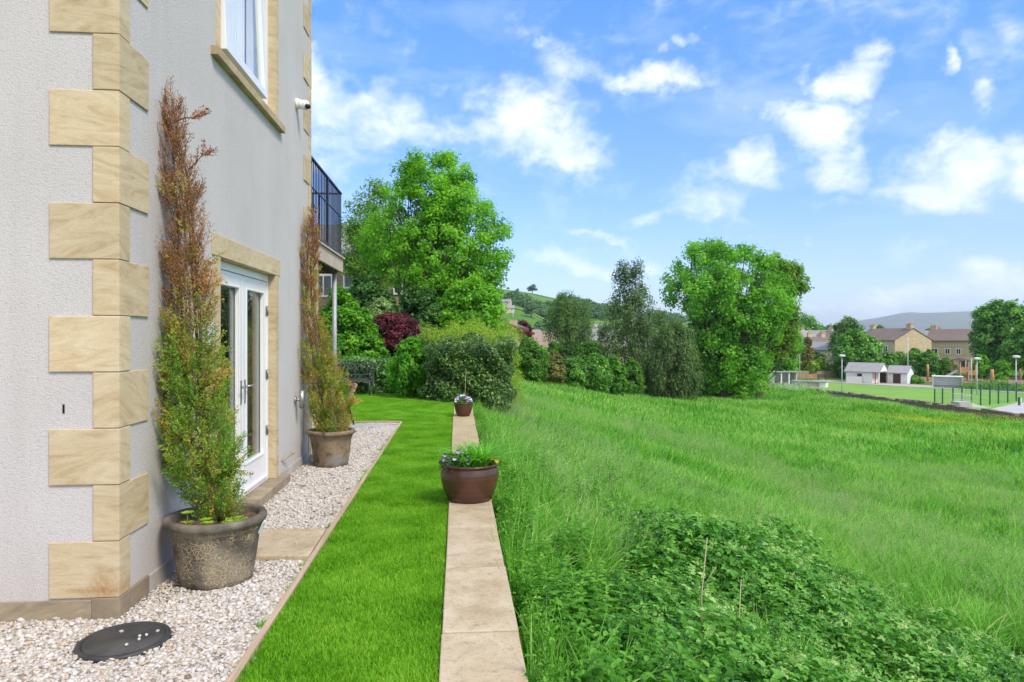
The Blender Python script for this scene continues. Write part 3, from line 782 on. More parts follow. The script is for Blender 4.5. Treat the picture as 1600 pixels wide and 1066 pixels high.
for i in range(n + 1):
    y = ry + (BY1 - .05 - ry) * i / n; w = .018 if i % 13 == 0 else .007
    b.box(rx - w, rx + w, y - w, y + w, 2.936 if i % 13 == 0 else rz0 + .03, rz1 - .012)
b.box(-6, rx - .02, BY1 - .05, BY1 - .01, rz1 - .012, rz1 + .012); b.box(-6, rx - .02, BY1 - .042, BY1 - .018, rz0, rz0 + .03)
for i in range(32):
    x = rx - .12 - i * .12; b.box(x - .007, x + .007, BY1 - .041, BY1 - .019, rz0 + .03, rz1 - .012)
b.build('railing', M['black'], house)
PPX, PPY = -2.06, 11.66
b = MB(); b.cyl((PPX, PPY, -.02), (PPX, PPY, 2.755), .038, n=20); b.cyl((PPX, PPY, 0), (PPX, PPY, .03), .09, n=20); b.cyl((PPX, PPY, .25), (PPX, PPY, .27), .052, n=20)
b.build('post', M['galv'], house)
# fittings on the wall
t_ = thing('security_camera', 'white dome camera on the wall below right of the upper window', 'camera', (HX, 8.3, 4.36))
b = MB(); b.cyl((HX, 8.3, 4.36), (HX + .035, 8.3, 4.36), .065, .06, 24); b.tube([(HX + .035, 8.3, 4.36), (HX + .06, 8.3, 4.355), (HX + .085, 8.3, 4.35)], [.055, .055, .05], 20); b.build('housing', M['white'], t_)
b = MB(); b.lathe([(.0, -.058), (.03, -.05), (.052, -.02), (.058, .01), (.05, .04), (.03, .055), (.0, .06)], 24, (HX + .10, 8.30, 4.345), cap=False); b.build('ball', M['white'], t_)
b = MB(); b.cyl((HX + .135, 8.27, 4.325), (HX + .16, 8.25, 4.312), .032, .028, 16); b.build('lens', M['dark'], t_)
t_ = thing('wall_light', 'stainless cylinder up and down light fixed on the wall right of the doors', 'wall light', (HX, 8.22, .85))
b = MB(); b.cyl((HX, 8.22, .85), (HX + .02, 8.22, .85), .04, n=20); b.cyl((HX + .02, 8.22, .85), (HX + .06, 8.22, .85), .015, n=12); b.build('bracket', M['metal'], t_)
b = MB(); b.cyl((HX + .085, 8.22, .755), (HX + .085, 8.22, .955), .029, n=24); b.cyl((HX + .085, 8.22, .747), (HX + .085, 8.22, .755), .024, n=24); b.build('lamp_tube', M['metal'], t_)
t_ = thing('overflow_pipe', 'short brown pipe sticking out of the wall low down right of the doors', 'pipe', (HX, 7.75, .2))
b = MB(); b.tube([(HX - .01, 7.62, .235), (HX + .03, 7.66, .25), (HX + .09, 7.74, .30)], [.011, .011, .011], 10); b.cyl((HX + .085, 7.735, .297), (HX + .10, 7.755, .305), .017, n=10); b.build('tube', simple('old copper', (.30, .21, .11), (.42, .32, .2), 20, .6, metal=.3), t_)
t_ = thing('wall_ring', 'round metal wall eyelet behind the crackled pot cypress', 'wall fitting', (HX, 4.64, 1.22))
b = MB(); b.lathe([(.05, 0), (.05, .008), (.035, .012), (.03, .004)], 24, (0, 0, 0)); b.cyl((0, 0, 0), (0, 0, .022), .012, n=10)
b.T = None; Tm = Matrix.Translation(Vector((HX, 4.64, 1.22))) @ Matrix.Rotation(R(90), 4, 'Y'); b.v = [Tm @ p for p in b.v]; b.build('plate', M['metal'], t_)
bell = thing('balcony_lamp', 'small bell shaped lamp hanging under the balcony', 'lamp', (-2.10, 10.35, 2.64))
b = MB(); b.cyl((-2.10, 10.35, 2.62), (-2.10, 10.35, 2.64), .03); b.cyl((-2.10, 10.35, 2.56), (-2.10, 10.35, 2.62), .008); b.build('stem', M['black'], bell)
b = MB(); b.lathe([(.02, .0), (.035, -.02), (.05, -.07), (.085, -.11), (.08, -.112), (.045, -.07), (.015, -.01)], 20, (-2.10, 10.35, 2.56), cap=False); b.build('lamp_shade', M['black'], bell)
# ================================================================== GROUND
def sheet(name, pts, z, mat, kind='structure', label=None):
    me = bpy.data.meshes.new(name); me.from_pydata([(x, y, z) for x, y in pts], [], [tuple(range(len(pts)))]); me.update()
    o = link(name, me, mat, None, (0, 0, 0)); o['kind'] = kind; return o
M['meadow_soil'] = simple('meadow soil', (.025, .065, .008), (.045, .11, .012), 1.2, .95)
def m_lawn():
    m, t, out = newmat('lawn'); co = objco(t); n = t.noise(co, 3, 5); n2 = t.noise(co, 80, 3)
    col = t.ramp(t.math('ADD', t.math('MULTIPLY', n, .5), t.math('MULTIPLY', n2, .5)), [(.35, (.06, .15, .008)), (.65, (.11, .28, .015))])
    bsdf(t, out, col, .95, n2, .6, .02, spec=.1); return m
M['lawn'] = m_lawn()
def m_valley():
    m, t, out = newmat('valley grass'); co = objco(t); n = t.noise(co, .02, 5); n2 = t.noise(co, .3, 4)
    col = t.ramp(t.math('ADD', t.math('MULTIPLY', n, .6), t.math('MULTIPLY', n2, .4)), [(.35, (.05, .14, .018)), (.65, (.09, .22, .03))])
    bsdf(t, out, col, .95, spec=.1); return m
# valley ground out to the horizon
sheet('ground', [(-7000, -200), (7000, -200), (7000, 9000), (-7000, 9000)], -5.06, m_valley())
# meadow
xs = np.concatenate([np.arange(-45, 0.36, 2.5), np.arange(.36, 8, .45), np.arange(8, 43.5, 1.0)]); ys = np.concatenate([np.arange(-4, 20, 1.0), np.arange(20, 112, 2.0)])
gx, gy = np.meshgrid(xs, ys); gz = terr(gx, gy)
gz = np.where(gy > 100, gz - (gz + 5.3) * sm(100, 111, gy), gz); gz = np.where(gx < -38, gz - (gz + 5.3) * sm(-38, -45, gx), gz)
# dip under the garden
gz = np.where((gx < .30) & (gy < 20.5) & (gx > -12), np.minimum(gz, -.35), gz)
V = np.stack([gx.ravel(), gy.ravel(), gz.ravel()], 1); ny, nx = gx.shape
idx = np.arange(nx * ny).reshape(ny, nx); Fq = np.stack([idx[:-1, :-1].ravel(), idx[:-1, 1:].ravel(), idx[1:, 1:].ravel(), idx[1:, :-1].ravel()], 1)
o = link('meadow_field', npmesh('meadow', V, Fq, smooth=True), M['meadow_soil']); o['kind'] = 'structure'
# garden platform: lawn and gravel bed
TX = -1.025                                   # timber line
sheet('lawn', [(TX + .02, -1), (-.082, -1), (-.082, 16.5), (-.3, 20.2), (-12, 20.2), (-12, 12.66), (TX + .02, 12.66)], .012, M['lawn'])
sheet('gravel_bed', [(-9, -1), (TX - .01, -1), (TX - .01, 12.62), (-9, 12.62)], -.006, M['grit'])
# timber edging
te = thing('timber_edging', 'weathered timber edging boards between gravel and lawn', 'edging', (TX, 6, 0))
for y0, y1 in ((-1, 3.895), (3.9, 8.295), (8.3, 12.6)):
    b = MB(); b.box(TX - .018, TX + .02, y0, y1, -.1, .04 + random.uniform(0, .006)); b.build('board', M['timber'], te, bevel=.004)
b = MB(); b.box(-6, TX - .018, 12.605, 12.64, -.1, .045); b.build('board', M['timber'], te, bevel=.004)
# coping on the retaining wall
rw = thing('retaining_wall', 'low garden wall topped with a line of sandstone coping slabs', 'wall', (.12, 8, 0))
b = MB(); b.box(-.05, .285, -.5, 16.3, -.9, -.004); b.build('wall_core', M['sanddark'], rw)
js = [-.5, .6, 1.6, 2.615, 3.585, 4.59, 5.54, 6.47, 7.42, 8.38, 9.33, 10.28, 11.23, 12.2, 13.15, 14.1, 15.1, 16.3]
for i in range(len(js) - 1):
    b = MB(); b.box(-.082 + random.uniform(-.004, .004), .318 + random.uniform(-.006, .006), js[i] + .006, js[i + 1] - .006, -.002, .05 + random.uniform(-.002, .003))
    b.build('coping_slab', M['flagwarm'] if js[i] > 6.4 else M['flag'], rw, bevel=.007)
# flag in gravel
ps = thing('paving_slab', 'square buff stone slab set in the gravel in front of the doors', 'slab', (-1.38, 5.28, 0))
b = MB(); b.hexa([(-1.83, 4.985, -.03), (-1.05, 4.93, -.03), (-1.06, 5.62, -.03), (-1.83, 5.63, -.03)], [(-1.83, 4.985, .05), (-1.05, 4.93, .05), (-1.06, 5.62, .05), (-1.83, 5.63, .05)])
b.build('stone', M['flag'], ps, bevel=.012)
# inspection cover
mc = thing('manhole_cover', 'round black plastic inspection cover lying in the gravel', 'manhole cover', (-1.735, 3.715, 0))
b = MB(); b.lathe([(.222, -.02), (.222, .016), (.216, .020), (.196, .020), (.194, .012)], 56, (-1.735, 3.715, 0)); b.build('rim', M['charcoal'], mc)
b = MB(); b.lathe([(.192, .0), (.192, .015), (.188, .019), (.02, .021)], 56, (-1.735, 3.715, 0), sy=1.0)
for a in (0.7, 2.3, 4.0, 5.5): b.cyl((-1.735 + .165 * math.cos(a), 3.715 + .165 * math.sin(a), .016), (-1.735 + .165 * math.cos(a), 3.715 + .165 * math.sin(a), .0215), .009, n=10)
b.build('lid', simple('dusty black plastic', (.02, .021, .024), (.075, .07, .065), 5, .55, .3, 70, .003), mc)
dc = thing('drain_cover', 'grey flat metal cover at the far end of the gravel', 'drain cover', (-1.62, 12.2, 0))
b = MB(); b.box(-1.9, -1.3, 12.0, 12.4, -.02, .022); b.build('frame', M['coverpaint'], dc, bevel=.004)
b = MB(); b.box(-1.87, -1.33, 12.03, 12.37, .0, .028); b.build('lid', M['coverpaint'], dc, bevel=.003)

# gravel stones
def pebble_proto(name, n, size, smin, smax):
    import bmesh
    bm = bmesh.new(); bmesh.ops.create_icosphere(bm, subdivisions=1, radius=1); bm.verts.ensure_lookup_table()
    bv = np.array([v.co[:] for v in bm.verts]); bf = np.array([[v.index for v in f.verts] for f in bm.faces]); bm.free()
    vs = []; fs = []; rs = []
    nb = len(bv)
    for i in range(n):
        s = rng.uniform(smin, smax) * (1 + .6 * (rng.random() < .06)); k = s * np.array([rng.uniform(.75, 1.35), rng.uniform(.6, 1.0), rng.uniform(.4, .75)])
        q = np.array(Quaternion(Vector(sph(1)[0]), rng.uniform(0, .6)).to_matrix()); a = rng.uniform(0, 6.28); rz = np.array([[math.cos(a), -math.sin(a), 0], [math.sin(a), math.cos(a), 0], [0, 0, 1]])
        v = bv * (1 + rng.normal(size=(nb, 1)) * .13) * k
        v = v @ rz.T @ q.T
        lay = rng.random() < .45
        v = v + np.array([rng.uniform(-.5, .5) * size, rng.uniform(-.5, .5) * size, s * .32 + (rng.uniform(.25, .8) * s if lay else 0)])
        vs.append(v); fs.append(bf + i * nb); rs.append(np.full(nb, rng.random()))
    return proto(name, np.concatenate(vs), np.concatenate(fs), np.concatenate(rs), M['pebble'], False)
peb = [pebble_proto('pebble_patch', 720, .3, .0055, .0125) for _ in range(5)]
P = jgrid(-4.4, TX - .16, 2.2, 12.45, .17)
ok = in_view(P) & ~((P[:, 0] < HX + .13) & (P[:, 1] > HY - .12)) & (np.hypot(P[:, 0] + 1.735, P[:, 1] - 3.715) > .44)
P = P[ok]
extra = []                                    # fill along edges
for y in np.arange(2.2, 12.5, .1): extra.append((TX - .165, y))
P = np.concatenate([P, np.array(extra)])
ang = np.linspace(0, 2 * np.pi, 19)[:-1]
scatter('gravel', 'pale limestone gravel beside the house wall', 'gravel', np.c_[P, np.zeros(len(P))], np.c_[np.zeros((len(P), 2)), rng.uniform(0, 6.28, len(P))], np.ones(len(P)), peb)
small = [pebble_proto('pebble_fill', 46, .09, .006, .0125) for _ in range(4)]
E2 = [(x, HY - .05) for x in np.arange(-4.4, HX, .06)] + [(HX + .055, y) for y in np.arange(HY, 5.45, .06)] + [(HX + .055, y) for y in np.arange(7.65, 12.4, .07)] + [(HX + .14, y) for y in np.arange(5.5, 7.6, .07)] + \
     [(-1.735 + r_ * math.cos(a), 3.715 + r_ * math.sin(a)) for r_ in (.272, .31, .36, .41, .46) for a in np.linspace(0, 6.28, int(r_ * 130)) if not (-1.735 + r_ * math.cos(a) < HX + .06 and 3.715 + r_ * math.sin(a) > HY - .05)] + [(TX - .06, y) for y in np.arange(2.2, 12.5, .07)] + [(x, 12.54) for x in np.arange(-4, TX, .08)] + \
     [(x + rng.normal() * .01, y + rng.normal() * .01) for x in np.arange(-9, -9, 1) for y in (0,)]
E2 = np.array(E2)
sg = scatter('gravel', 'pale limestone gravel heaped along the kerb and plinth edges', 'gravel', np.c_[E2, np.zeros(len(E2))], np.c_[np.zeros((len(E2), 2)), rng.uniform(0, 6.28, len(E2))], np.ones(len(E2)), small)
lose = [pebble_proto('loose_pebble', 1, .001, .011, .014) for _ in range(4)]
L2 = np.array([(-1.79, 3.80, .018), (-1.60, 3.79, .018), (-1.66, 3.72, .018), (-1.63, 3.73, .018), (-1.645, 3.68, .018), (-1.68, 3.62, .018), (-1.2, 5.2, .048)])
scatter('gravel', 'a few loose white stones lying on the black cover', 'gravel', L2, np.c_[np.zeros((len(L2), 2)), rng.uniform(0, 6.28, len(L2))], np.ones(len(L2)), lose)

# ================================================================== LAWN GRASS
lm = leafmat('lawn blades', [(.034, .105, .005), (.066, .195, .007), (.105, .275, .012), (.19, .32, .05)], .4, .6, big=(2.2, 1.1), inst=.3, spec=.2)
lp = [proto('lawn_patch', *blades(1500, .30, .018, .042, .0042, .7, seg=2), lm) for _ in range(4)]
P = np.concatenate([jgrid(TX + .165, -.20, 2.0, 12.5, .2), jgrid(-6, -.2, 12.82, 20, .22)])
P = P[in_view(P)]
scatter('lawn_grass', 'short mown bright green grass of the lawn', 'grass', np.c_[P, np.full(len(P), .010)], np.c_[np.zeros((len(P), 2)), rng.uniform(0, 6.28, len(P))], rng.uniform(.85, 1.1, len(P)), lp)
# narrow strips at both lawn edges so the blades stop at the timber and the coping
le = [proto('lawn_edge', *blades(260, .10, .018, .045, .0042, .6, seg=2), lm) for _ in range(4)]
E2 = np.concatenate([np.c_[np.full(150, TX + .075), np.linspace(2, 12.5, 150)], np.c_[np.full(200, -.132), np.linspace(2, 16.4, 200)]])
scatter('lawn_grass', 'mown grass tufts along the timber and the coping edge', 'grass', np.c_[E2, np.full(len(E2), .010)], np.c_[np.zeros((len(E2), 2)), rng.uniform(0, 6.28, len(E2))], rng.uniform(.85, 1.1, len(E2)), le)

# ================================================================== MEADOW GRASS
gm = leafmat('meadow blades', [(.024, .095, .008), (.046, .170, .014), (.080, .245, .026), (.125, .305, .055), (.24, .36, .14)], .40, .5, big=(.22, .9), inst=.35, spec=.25)
sm_ = leafmat('grass seed heads', [(.17, .32, .08), (.28, .40, .17), (.44, .50, .30)], .35, .7, inst=.3)
def seedstems(n, size, hmin, hmax, wind=(0, 0)):
    V, Fc, r = blades(n, size, hmin, hmax, .0045, .35, wind, seg=4)
    Vv = V.reshape(n, 10, 3); tip = Vv[:, 8] ; pre = Vv[:, 6]
    dirn = unit(tip - pre)
    k = 7
    idx = np.repeat(np.arange(n), k); f = np.tile(np.linspace(-.02, .13, k), n)[:, None]
    Pp = tip[idx] + dirn[idx] * (f - .09) + rng.normal(size=(n * k, 3)) * .007
    V2, F2 = leafquads(Pp, rng.normal(size=Pp.shape), .03, .009, T=dirn[idx] + rng.normal(size=Pp.shape) * .35)
    return cat3((V, Fc, r), (V2, F2, np.repeat(rng.random(len(Pp)), 4)))
near = []
for i in range(4):
    near.append(proto('meadow_near', *cat3(blades(330, .62, .20, .52, .0105, 1.0, clump=16, seg=4), blades(120, .62, .12, .3, .015, 1.3, seg=3)), gm))
seedp = [proto('meadow_seed', *seedstems(64, .8, .45, .85, (.25, .1)), sm_) for _ in range(3)]
mid = [proto('meadow_mid', *blades(480, 1.25, .22, .58, .021, .8, (.15, .05), clump=16, seg=3), gm) for _ in range(4)]
far = [proto('meadow_far', *blades(760, 3.4, .28, .62, .055, .7, (.15, 0), clump=14, seg=2), gm) for _ in range(4)]
BR_POLY = [hit(u, v, .5) for u, v in ((800, 1100), (822, 985), (845, 930), (880, 880), (950, 832), (1050, 800), (1150, 795), (1230, 830), (1290, 868), (1420, 915), (1600, 965), (1800, 1010), (1800, 1300), (850, 1250))]
def inpoly(P, poly):
    ins = np.zeros(len(P), bool); n = len(poly)
    for i in range(n):
        a, c = poly[i], poly[(i + 1) % n]
        cond = ((a.y > P[:, 1]) != (c.y > P[:, 1]))
        with np.errstate(divide='ignore', invalid='ignore'):
            xi = (c.x - a.x) * (P[:, 1] - a.y) / (c.y - a.y + 1e-12) + a.x
        ins ^= cond & (P[:, 0] < xi)
    return ins
def place(P): return np.c_[P, terr(P[:, 0], P[:, 1]) - .02]
P = jgrid(.74, 16, 1.2, 17, .42); dd = depth(P[:, 0], P[:, 1]); P = P[in_view(P) & ((dd < 13) | ((P[:, 0] < 1.7) & (dd < 17)))]
inb = inpoly(P, BR_POLY); P1 = P[(~inb & ~((P[:, 0] < 2.2) & (P[:, 1] < 6.2) & (rng.random(len(P)) < .6))) | (rng.random(len(P)) < .12)]
scatter('meadow_grass', 'long green meadow grass beside the coping wall', 'grass', place(P1), ground_rots(P1), rng.uniform(.75, 1.2, len(P1)), near)
P = jgrid(1.35, 38, 6, 34, .85); dd = depth(P[:, 0], P[:, 1]); P = P[in_view(P) & (dd >= 12) & (dd < 31)]; P = P[~((P[:, 0] < 1.6) & (P[:, 1] > 16))]
scatter('meadow_grass', 'long wind brushed meadow grass in the middle of the slope', 'grass', place(P), ground_rots(P), rng.uniform(.7, 1.2, len(P)), mid)
P = jgrid(1.5, 39.3, 8, 98, 2.3); dd = depth(P[:, 0], P[:, 1]); P = P[in_view(P) & (dd >= 29)]
scatter('meadow_grass', 'distant meadow grass running down to the field wall', 'grass', place(P), ground_rots(P), rng.uniform(.7, 1.15, len(P)), far)
P = np.concatenate([jgrid(1.35, 22, 3, 26, .95)]); P = P[in_view(P) & ~inpoly(P, BR_POLY)]
nn = np.sin(P[:, 0] * .8 + 1) + np.sin(P[:, 1] * .55 + P[:, 0] * .3); P = P[(nn > -.3)]
scatter('meadow_grass', 'pale nodding seed heads standing above the meadow grass', 'grass', place(P), ground_rots(P), rng.uniform(.75, 1.15, len(P)), seedp)
# ================================================================== BRAMBLES AND WEEDS
bm_ = leafmat('bramble leaves', [(.018, .075, .010), (.036, .130, .016), (.062, .185, .027), (.10, .24, .05), (.21, .31, .14)], .32, .45, big=(.9, .5), inst=.4, spec=.35)
def leaf6(P, N, T, L, w):
    """ovate leaves with a midrib fold, 6 points in two quads"""
    n = len(P); N = unit(N); T = unit(T - N * np.sum(T * N, 1, keepdims=True)); S = np.cross(N, T); L = L[:, None]; w = w[:, None]
    V = np.empty((n, 6, 3))
    V[:, 0] = P; V[:, 1] = P + T * L * .35 + S * w * .5 + N * L * .10; V[:, 2] = P + T * L * .75 + S * w * .32 + N * L * .04
    V[:, 3] = P + T * L - N * L * .12; V[:, 4] = P + T * L * .75 - S * w * .32 + N * L * .04; V[:, 5] = P + T * L * .35 - S * w * .5 + N * L * .10
    a = np.arange(n)[:, None] * 6
    Fc = np.concatenate([a + np.array([[0, 1, 2, 3]]), a + np.array([[0, 3, 4, 5]])])
    return V.reshape(-1, 3), Fc
def bramble_proto(n, size, hgt, L, stems=16, buds=10):
    parts = []
    V, Fc, r = blades(stems, size * .7, hgt * .7, hgt * 1.25, .008, .9, seg=4); parts.append((V, Fc, r * .2))
    a = rng.uniform(0, 2 * np.pi, n); rr = np.sqrt(rng.random(n)) * size * .55
    x = rr * np.cos(a); y = rr * np.sin(a)
    top = hgt * (1 - .35 * (rr / (size * .55)) ** 2); z = top * (1 - .75 * rng.random(n) ** 2.2)
    C = np.stack([x, y, z], 1)
    N0 = np.stack([x / size * .7, y / size * .7, np.ones(n)], 1) + rng.normal(size=(n, 3)) * .33
    az = rng.uniform(0, 2 * np.pi, n); T0 = np.stack([np.cos(az), np.sin(az), -.15 * np.ones(n)], 1)
    tone = np.clip(rng.random(n) * .72 + (z / hgt > .93) * rng.random(n) * .4, 0, 1)
    l = L * rng.uniform(.45, 1.45, n)
    for da, k in ((0, 1.0), (1.25, .8), (-1.25, .8)):
        c, s = math.cos(da), math.sin(da)
        T = np.stack([T0[:, 0] * c - T0[:, 1] * s, T0[:, 0] * s + T0[:, 1] * c, T0[:, 2]], 1)
        V, Fc = leaf6(C, N0 + rng.normal(size=(n, 3)) * .12, T, l * k, l * k * .68); parts.append((V, Fc, np.repeat(tone, 6)))
    # pale buds and young grey green tips
    buds = max(buds // 2, 3); Pb = np.repeat(C[np.argsort(-z)[:buds]], 9, 0) + rng.normal(size=(buds * 9, 3)) * .014 + np.array([0, 0, .045])
    V, Fc = leafquads(Pb, rng.normal(size=Pb.shape), .02, .013); parts.append((V, Fc, np.full(len(V), .9)))
    return cat3(*parts)
bp = [proto('bramble', *bramble_proto(300, .8, .50 + .06 * i, .054, 18, 7 + 3 * i), bm_) for i in range(5)]
P = jgrid(.5, 14, 1.6, 12, .33); P = P[in_view(P) & inpoly(P + rng.normal(size=P.shape) * .5, BR_POLY)]; core = inpoly(P, BR_POLY)
nn = np.sin(P[:, 0] * 1.1 + 2) * np.sin(P[:, 1] * 1.3 + P[:, 0] * .4)
hs = (.86 + .30 * nn) * np.where(P[:, 0] < 1.6, .8, 1.0) * np.where(core, 1.0, .68) + rng.uniform(-.12, .12, len(P))
left = P[:, 0] < 1.5
keepb = ~(left & (rng.random(len(P)) < .12))
P = P[keepb]; hs = hs[keepb]
scatter('brambles', 'dark green bramble thicket at the bottom of the slope', 'brambles', place(P) - np.array([0, 0, .08]), ground_rots(P), hs, bp)
wm = leafmat('weed leaves', [(.018, .075, .010), (.036, .13, .014), (.066, .19, .022), (.13, .26, .045)], .36, .5, inst=.4)
def nettle_proto(hgt):
    parts = []
    for s in range(9):
        x, y = rng.uniform(-.16, .16, 2); lean = rng.normal(size=2) * .1; h = hgt * rng.uniform(.6, 1.1)
        V, Fc, r = blades(1, .001, h, h, .008, .1, seg=3); V = V + np.array([x, y, 0]); parts.append((V, Fc, r * .2))
        for k in range(9):
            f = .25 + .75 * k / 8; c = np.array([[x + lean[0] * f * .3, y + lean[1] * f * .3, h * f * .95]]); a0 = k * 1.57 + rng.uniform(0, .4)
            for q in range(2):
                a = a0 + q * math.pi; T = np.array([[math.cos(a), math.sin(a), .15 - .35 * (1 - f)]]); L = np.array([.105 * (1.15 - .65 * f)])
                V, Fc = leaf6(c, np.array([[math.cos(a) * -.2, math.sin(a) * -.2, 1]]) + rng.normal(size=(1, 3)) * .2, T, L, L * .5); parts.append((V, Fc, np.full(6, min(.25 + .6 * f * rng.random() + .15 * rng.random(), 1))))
    return cat3(*parts)
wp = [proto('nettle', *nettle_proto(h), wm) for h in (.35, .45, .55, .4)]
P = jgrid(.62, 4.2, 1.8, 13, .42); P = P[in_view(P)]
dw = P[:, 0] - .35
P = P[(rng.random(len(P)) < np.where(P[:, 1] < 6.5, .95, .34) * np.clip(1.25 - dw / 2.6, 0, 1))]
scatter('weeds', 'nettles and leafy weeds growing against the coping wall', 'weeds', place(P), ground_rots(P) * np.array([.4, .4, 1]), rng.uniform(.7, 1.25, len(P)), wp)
wt = [proto('wall_tuft', *cat3(blades(70, .14, .2, .5, .009, .35, seg=4), blades(30, .14, .1, .25, .012, .6, seg=3)), gm) for _ in range(2)] + [proto('wall_weed', *(lambda q: (q[0] * np.array([.45, .45, 1]), q[1], q[2]))(nettle_proto(.42)), wm) for _ in range(4)]
E3 = np.concatenate([np.c_[np.full(170, .44) + rng.normal(size=170) * .02, np.linspace(1.8, 16, 170)], np.c_[np.full(40, .56) + rng.normal(size=40) * .04, np.linspace(5.5, 10, 40)]])
scatter('weeds', 'grass tufts and leafy weeds squeezed against the wall face', 'weeds', place(E3), np.c_[np.zeros((len(E3), 2)), rng.uniform(0, 6.28, len(E3))], rng.uniform(.8, 1.25, len(E3)), wt)
# dry stalks standing in the brambles
for i, (u0, v0, u1, v1, lab) in enumerate(((1093, 955, 1105, 840, 'taller bare dry stalk with side twigs standing in the brambles'), (1157, 985, 1158, 905, 'thin straight dry stalk standing in the brambles'))):
    p = hit(u0, v0, .35); d = depth(p.x, p.y); q = W(u1, d, Zv(v1, d)); g = Vector((p.x, p.y, float(terr(p.x, p.y))))
    o = MB(); o.tube([g, (p + g) / 2 + Vector((.02, 0, .1)), (p + q) / 2 + Vector((-.012, .01, 0)), q], [.008, .007, .006, .003], 6)
    if i == 0:
        m_ = (p * .4 + q * .6); o.tube([m_, m_ + Vector((.10, .02, .13))], [.004, .002], 5); o.tube([p * .7 + q * .3, p * .7 + q * .3 + Vector((-.08, 0, .14))], [.004, .002], 5)
    tag(o.build('dry_stalk', simple('dry straw', (.36, .29, .18), (.48, .41, .28), 30, .9), None, g), lab, 'stalk')
# buttercups and cow parsley specks far down the field
ym_ = leafmat('buttercup petals', [(.70, .66, .03), (.78, .74, .05)], .35)
def specks(n, size, h0, h1, s, flat=True):
    P = np.c_[rng.uniform(-.5, .5, (n, 2)) * size, rng.uniform(h0, h1, n)]
    V, Fc = leafquads(P, np.tile([0, 0, 1.0], (n, 1)) + rng.normal(size=(n, 3)) * .5, s, s * .8); return V, Fc, np.repeat(rng.random(n), 4)
yb_ = [proto('buttercup', *specks(60, 1.6, .45, .62, .04), ym_) for _ in range(3)]
c = hit(1490, 657, .4)
Q = np.c_[c.x + rng.normal(size=90) * 4.2 * CT + rng.normal(size=90) * 1.6 * ST, c.y - rng.normal(size=90) * 2.2]
Q = np.concatenate([Q, np.c_[c.x - 6 + rng.normal(size=16) * 4, c.y - 9 + rng.normal(size=16) * 2.5]])
Q = Q[(Q[:, 0] < 41)]
scatter('buttercups', 'patch of yellow buttercups in the lower meadow', 'flowers', place(Q), ground_rots(Q), np.ones(len(Q)), yb_)
wmf = leafmat('cow parsley', [(.62, .64, .56), (.75, .76, .68)], .2)
wb_ = [proto('cow_parsley', *specks(60, 1.2, .6, 1.0, .07), wmf) for _ in range(3)]
c = hit(1225, 606, .4); Q = np.c_[c.x + rng.normal(size=30) * 3.0, c.y + rng.normal(size=30) * 2.5]; Q = Q[Q[:, 0] < 41]
Q2 = []
for u, v in ((1310, 720), (1500, 735), (1545, 745), (1460, 745), (1280, 710), (1350, 715)):
    p = hit(u, v, .4); Q2.append((p.x, p.y))
scatter('cow_parsley', 'white cow parsley heads at the foot of the field', 'flowers', place(Q), ground_rots(Q), np.ones(len(Q)), wb_)
ws_ = [proto('white_flower', *specks(9, .8, .5, .7, .03), wmf) for _ in range(3)]
Q2 = np.array(Q2); Q2 = np.repeat(Q2, 3, 0) + rng.normal(size=(len(Q2) * 3, 2)) * .5
scatter('cow_parsley', 'sparse small white flowers among the meadow grass', 'flowers', place(Q2), ground_rots(Q2), np.ones(len(Q2)), ws_)

# ================================================================== POTS AND PLANTS
def taper_pot(name, label, x, y, rt, rb, h, mat, soilz, rim=.045):
    r = thing(name, label, 'plant pot', (x, y, 0))
    wob = lambda a, z: .006 * math.sin(2 * a + 1) + .004 * math.sin(5 * a + z * 9)
    prof = [(rb * .9, 0), (rb, .012)]
    for i in range(1, 8):
        f = i / 8; prof.append((rb + (rt - rim - rb) * f ** .92, .012 + (h - .10) * f))
    prof += [(rt - rim + .004, h - .09), (rt - rim + .014, h - .082), (rt - rim + .014, h - .06), (rt - .010, h - .05), (rt, h - .035), (rt, h - .012), (rt - .010, h), (rt - .04, h), (rt - .05, h - .012), (rt - .055, h - .05), (rt - .07, soilz - .06)]
    b = MB(); b.lathe(prof, 72, (x, y, 0), cap=False, wob=wob); b.build('pot_body', mat, r, fix=False)
    b = MB(); n = 40; rs = rt - .058
    rings = []
    for j in range(7):
        rr = rs * j / 6
        for k in range(n):
            a = 2 * math.pi * k / n; rings.append((x + rr * math.cos(a), y + rr * math.sin(a), soilz + .012 * math.sin(a * 3 + j) + rng.normal() * .006 * (j < 6) + .02 * (1 - j / 6)))
    b.add(rings, [(j * n + k, j * n + (k + 1) % n, (j + 1) * n + (k + 1) % n, (j + 1) * n + k) for j in range(6) for k in range(n)])
    b.build('soil', M['soil'], r, fix=False); return r
POT1 = (-1.575, 4.615); POT2 = (-1.55, 8.55)
pot1 = taper_pot('plant_pot', 'large dark pot with crackled beige glaze beside the house corner', *POT1, .312, .222, .435, M['crackle'], .385, .04)
pot2 = taper_pot('plant_pot', 'weathered buff terracotta pot with grey patch beyond the doors', *POT2, .29, .20, .45, M['oldpot'], .40)
tagm = MB(); tagm.T = Matrix.Translation(Vector((POT1[0] + .305, POT1[1] - .05, .36))) @ Matrix.Rotation(R(-20), 4, 'Z') @ Matrix.Rotation(R(25), 4, 'Y'); tagm.box(-.002, .002, -.012, .012, -.05, .03)
tag(tagm.build('plant_tag', simple('pale turquoise plastic', (.5, .68, .64), (.62, .75, .72), 9, .5), None, (POT1[0] + .305, POT1[1] - .05, .36)), 'small turquoise white plant tag hanging off the crackled pot rim', 'tag')
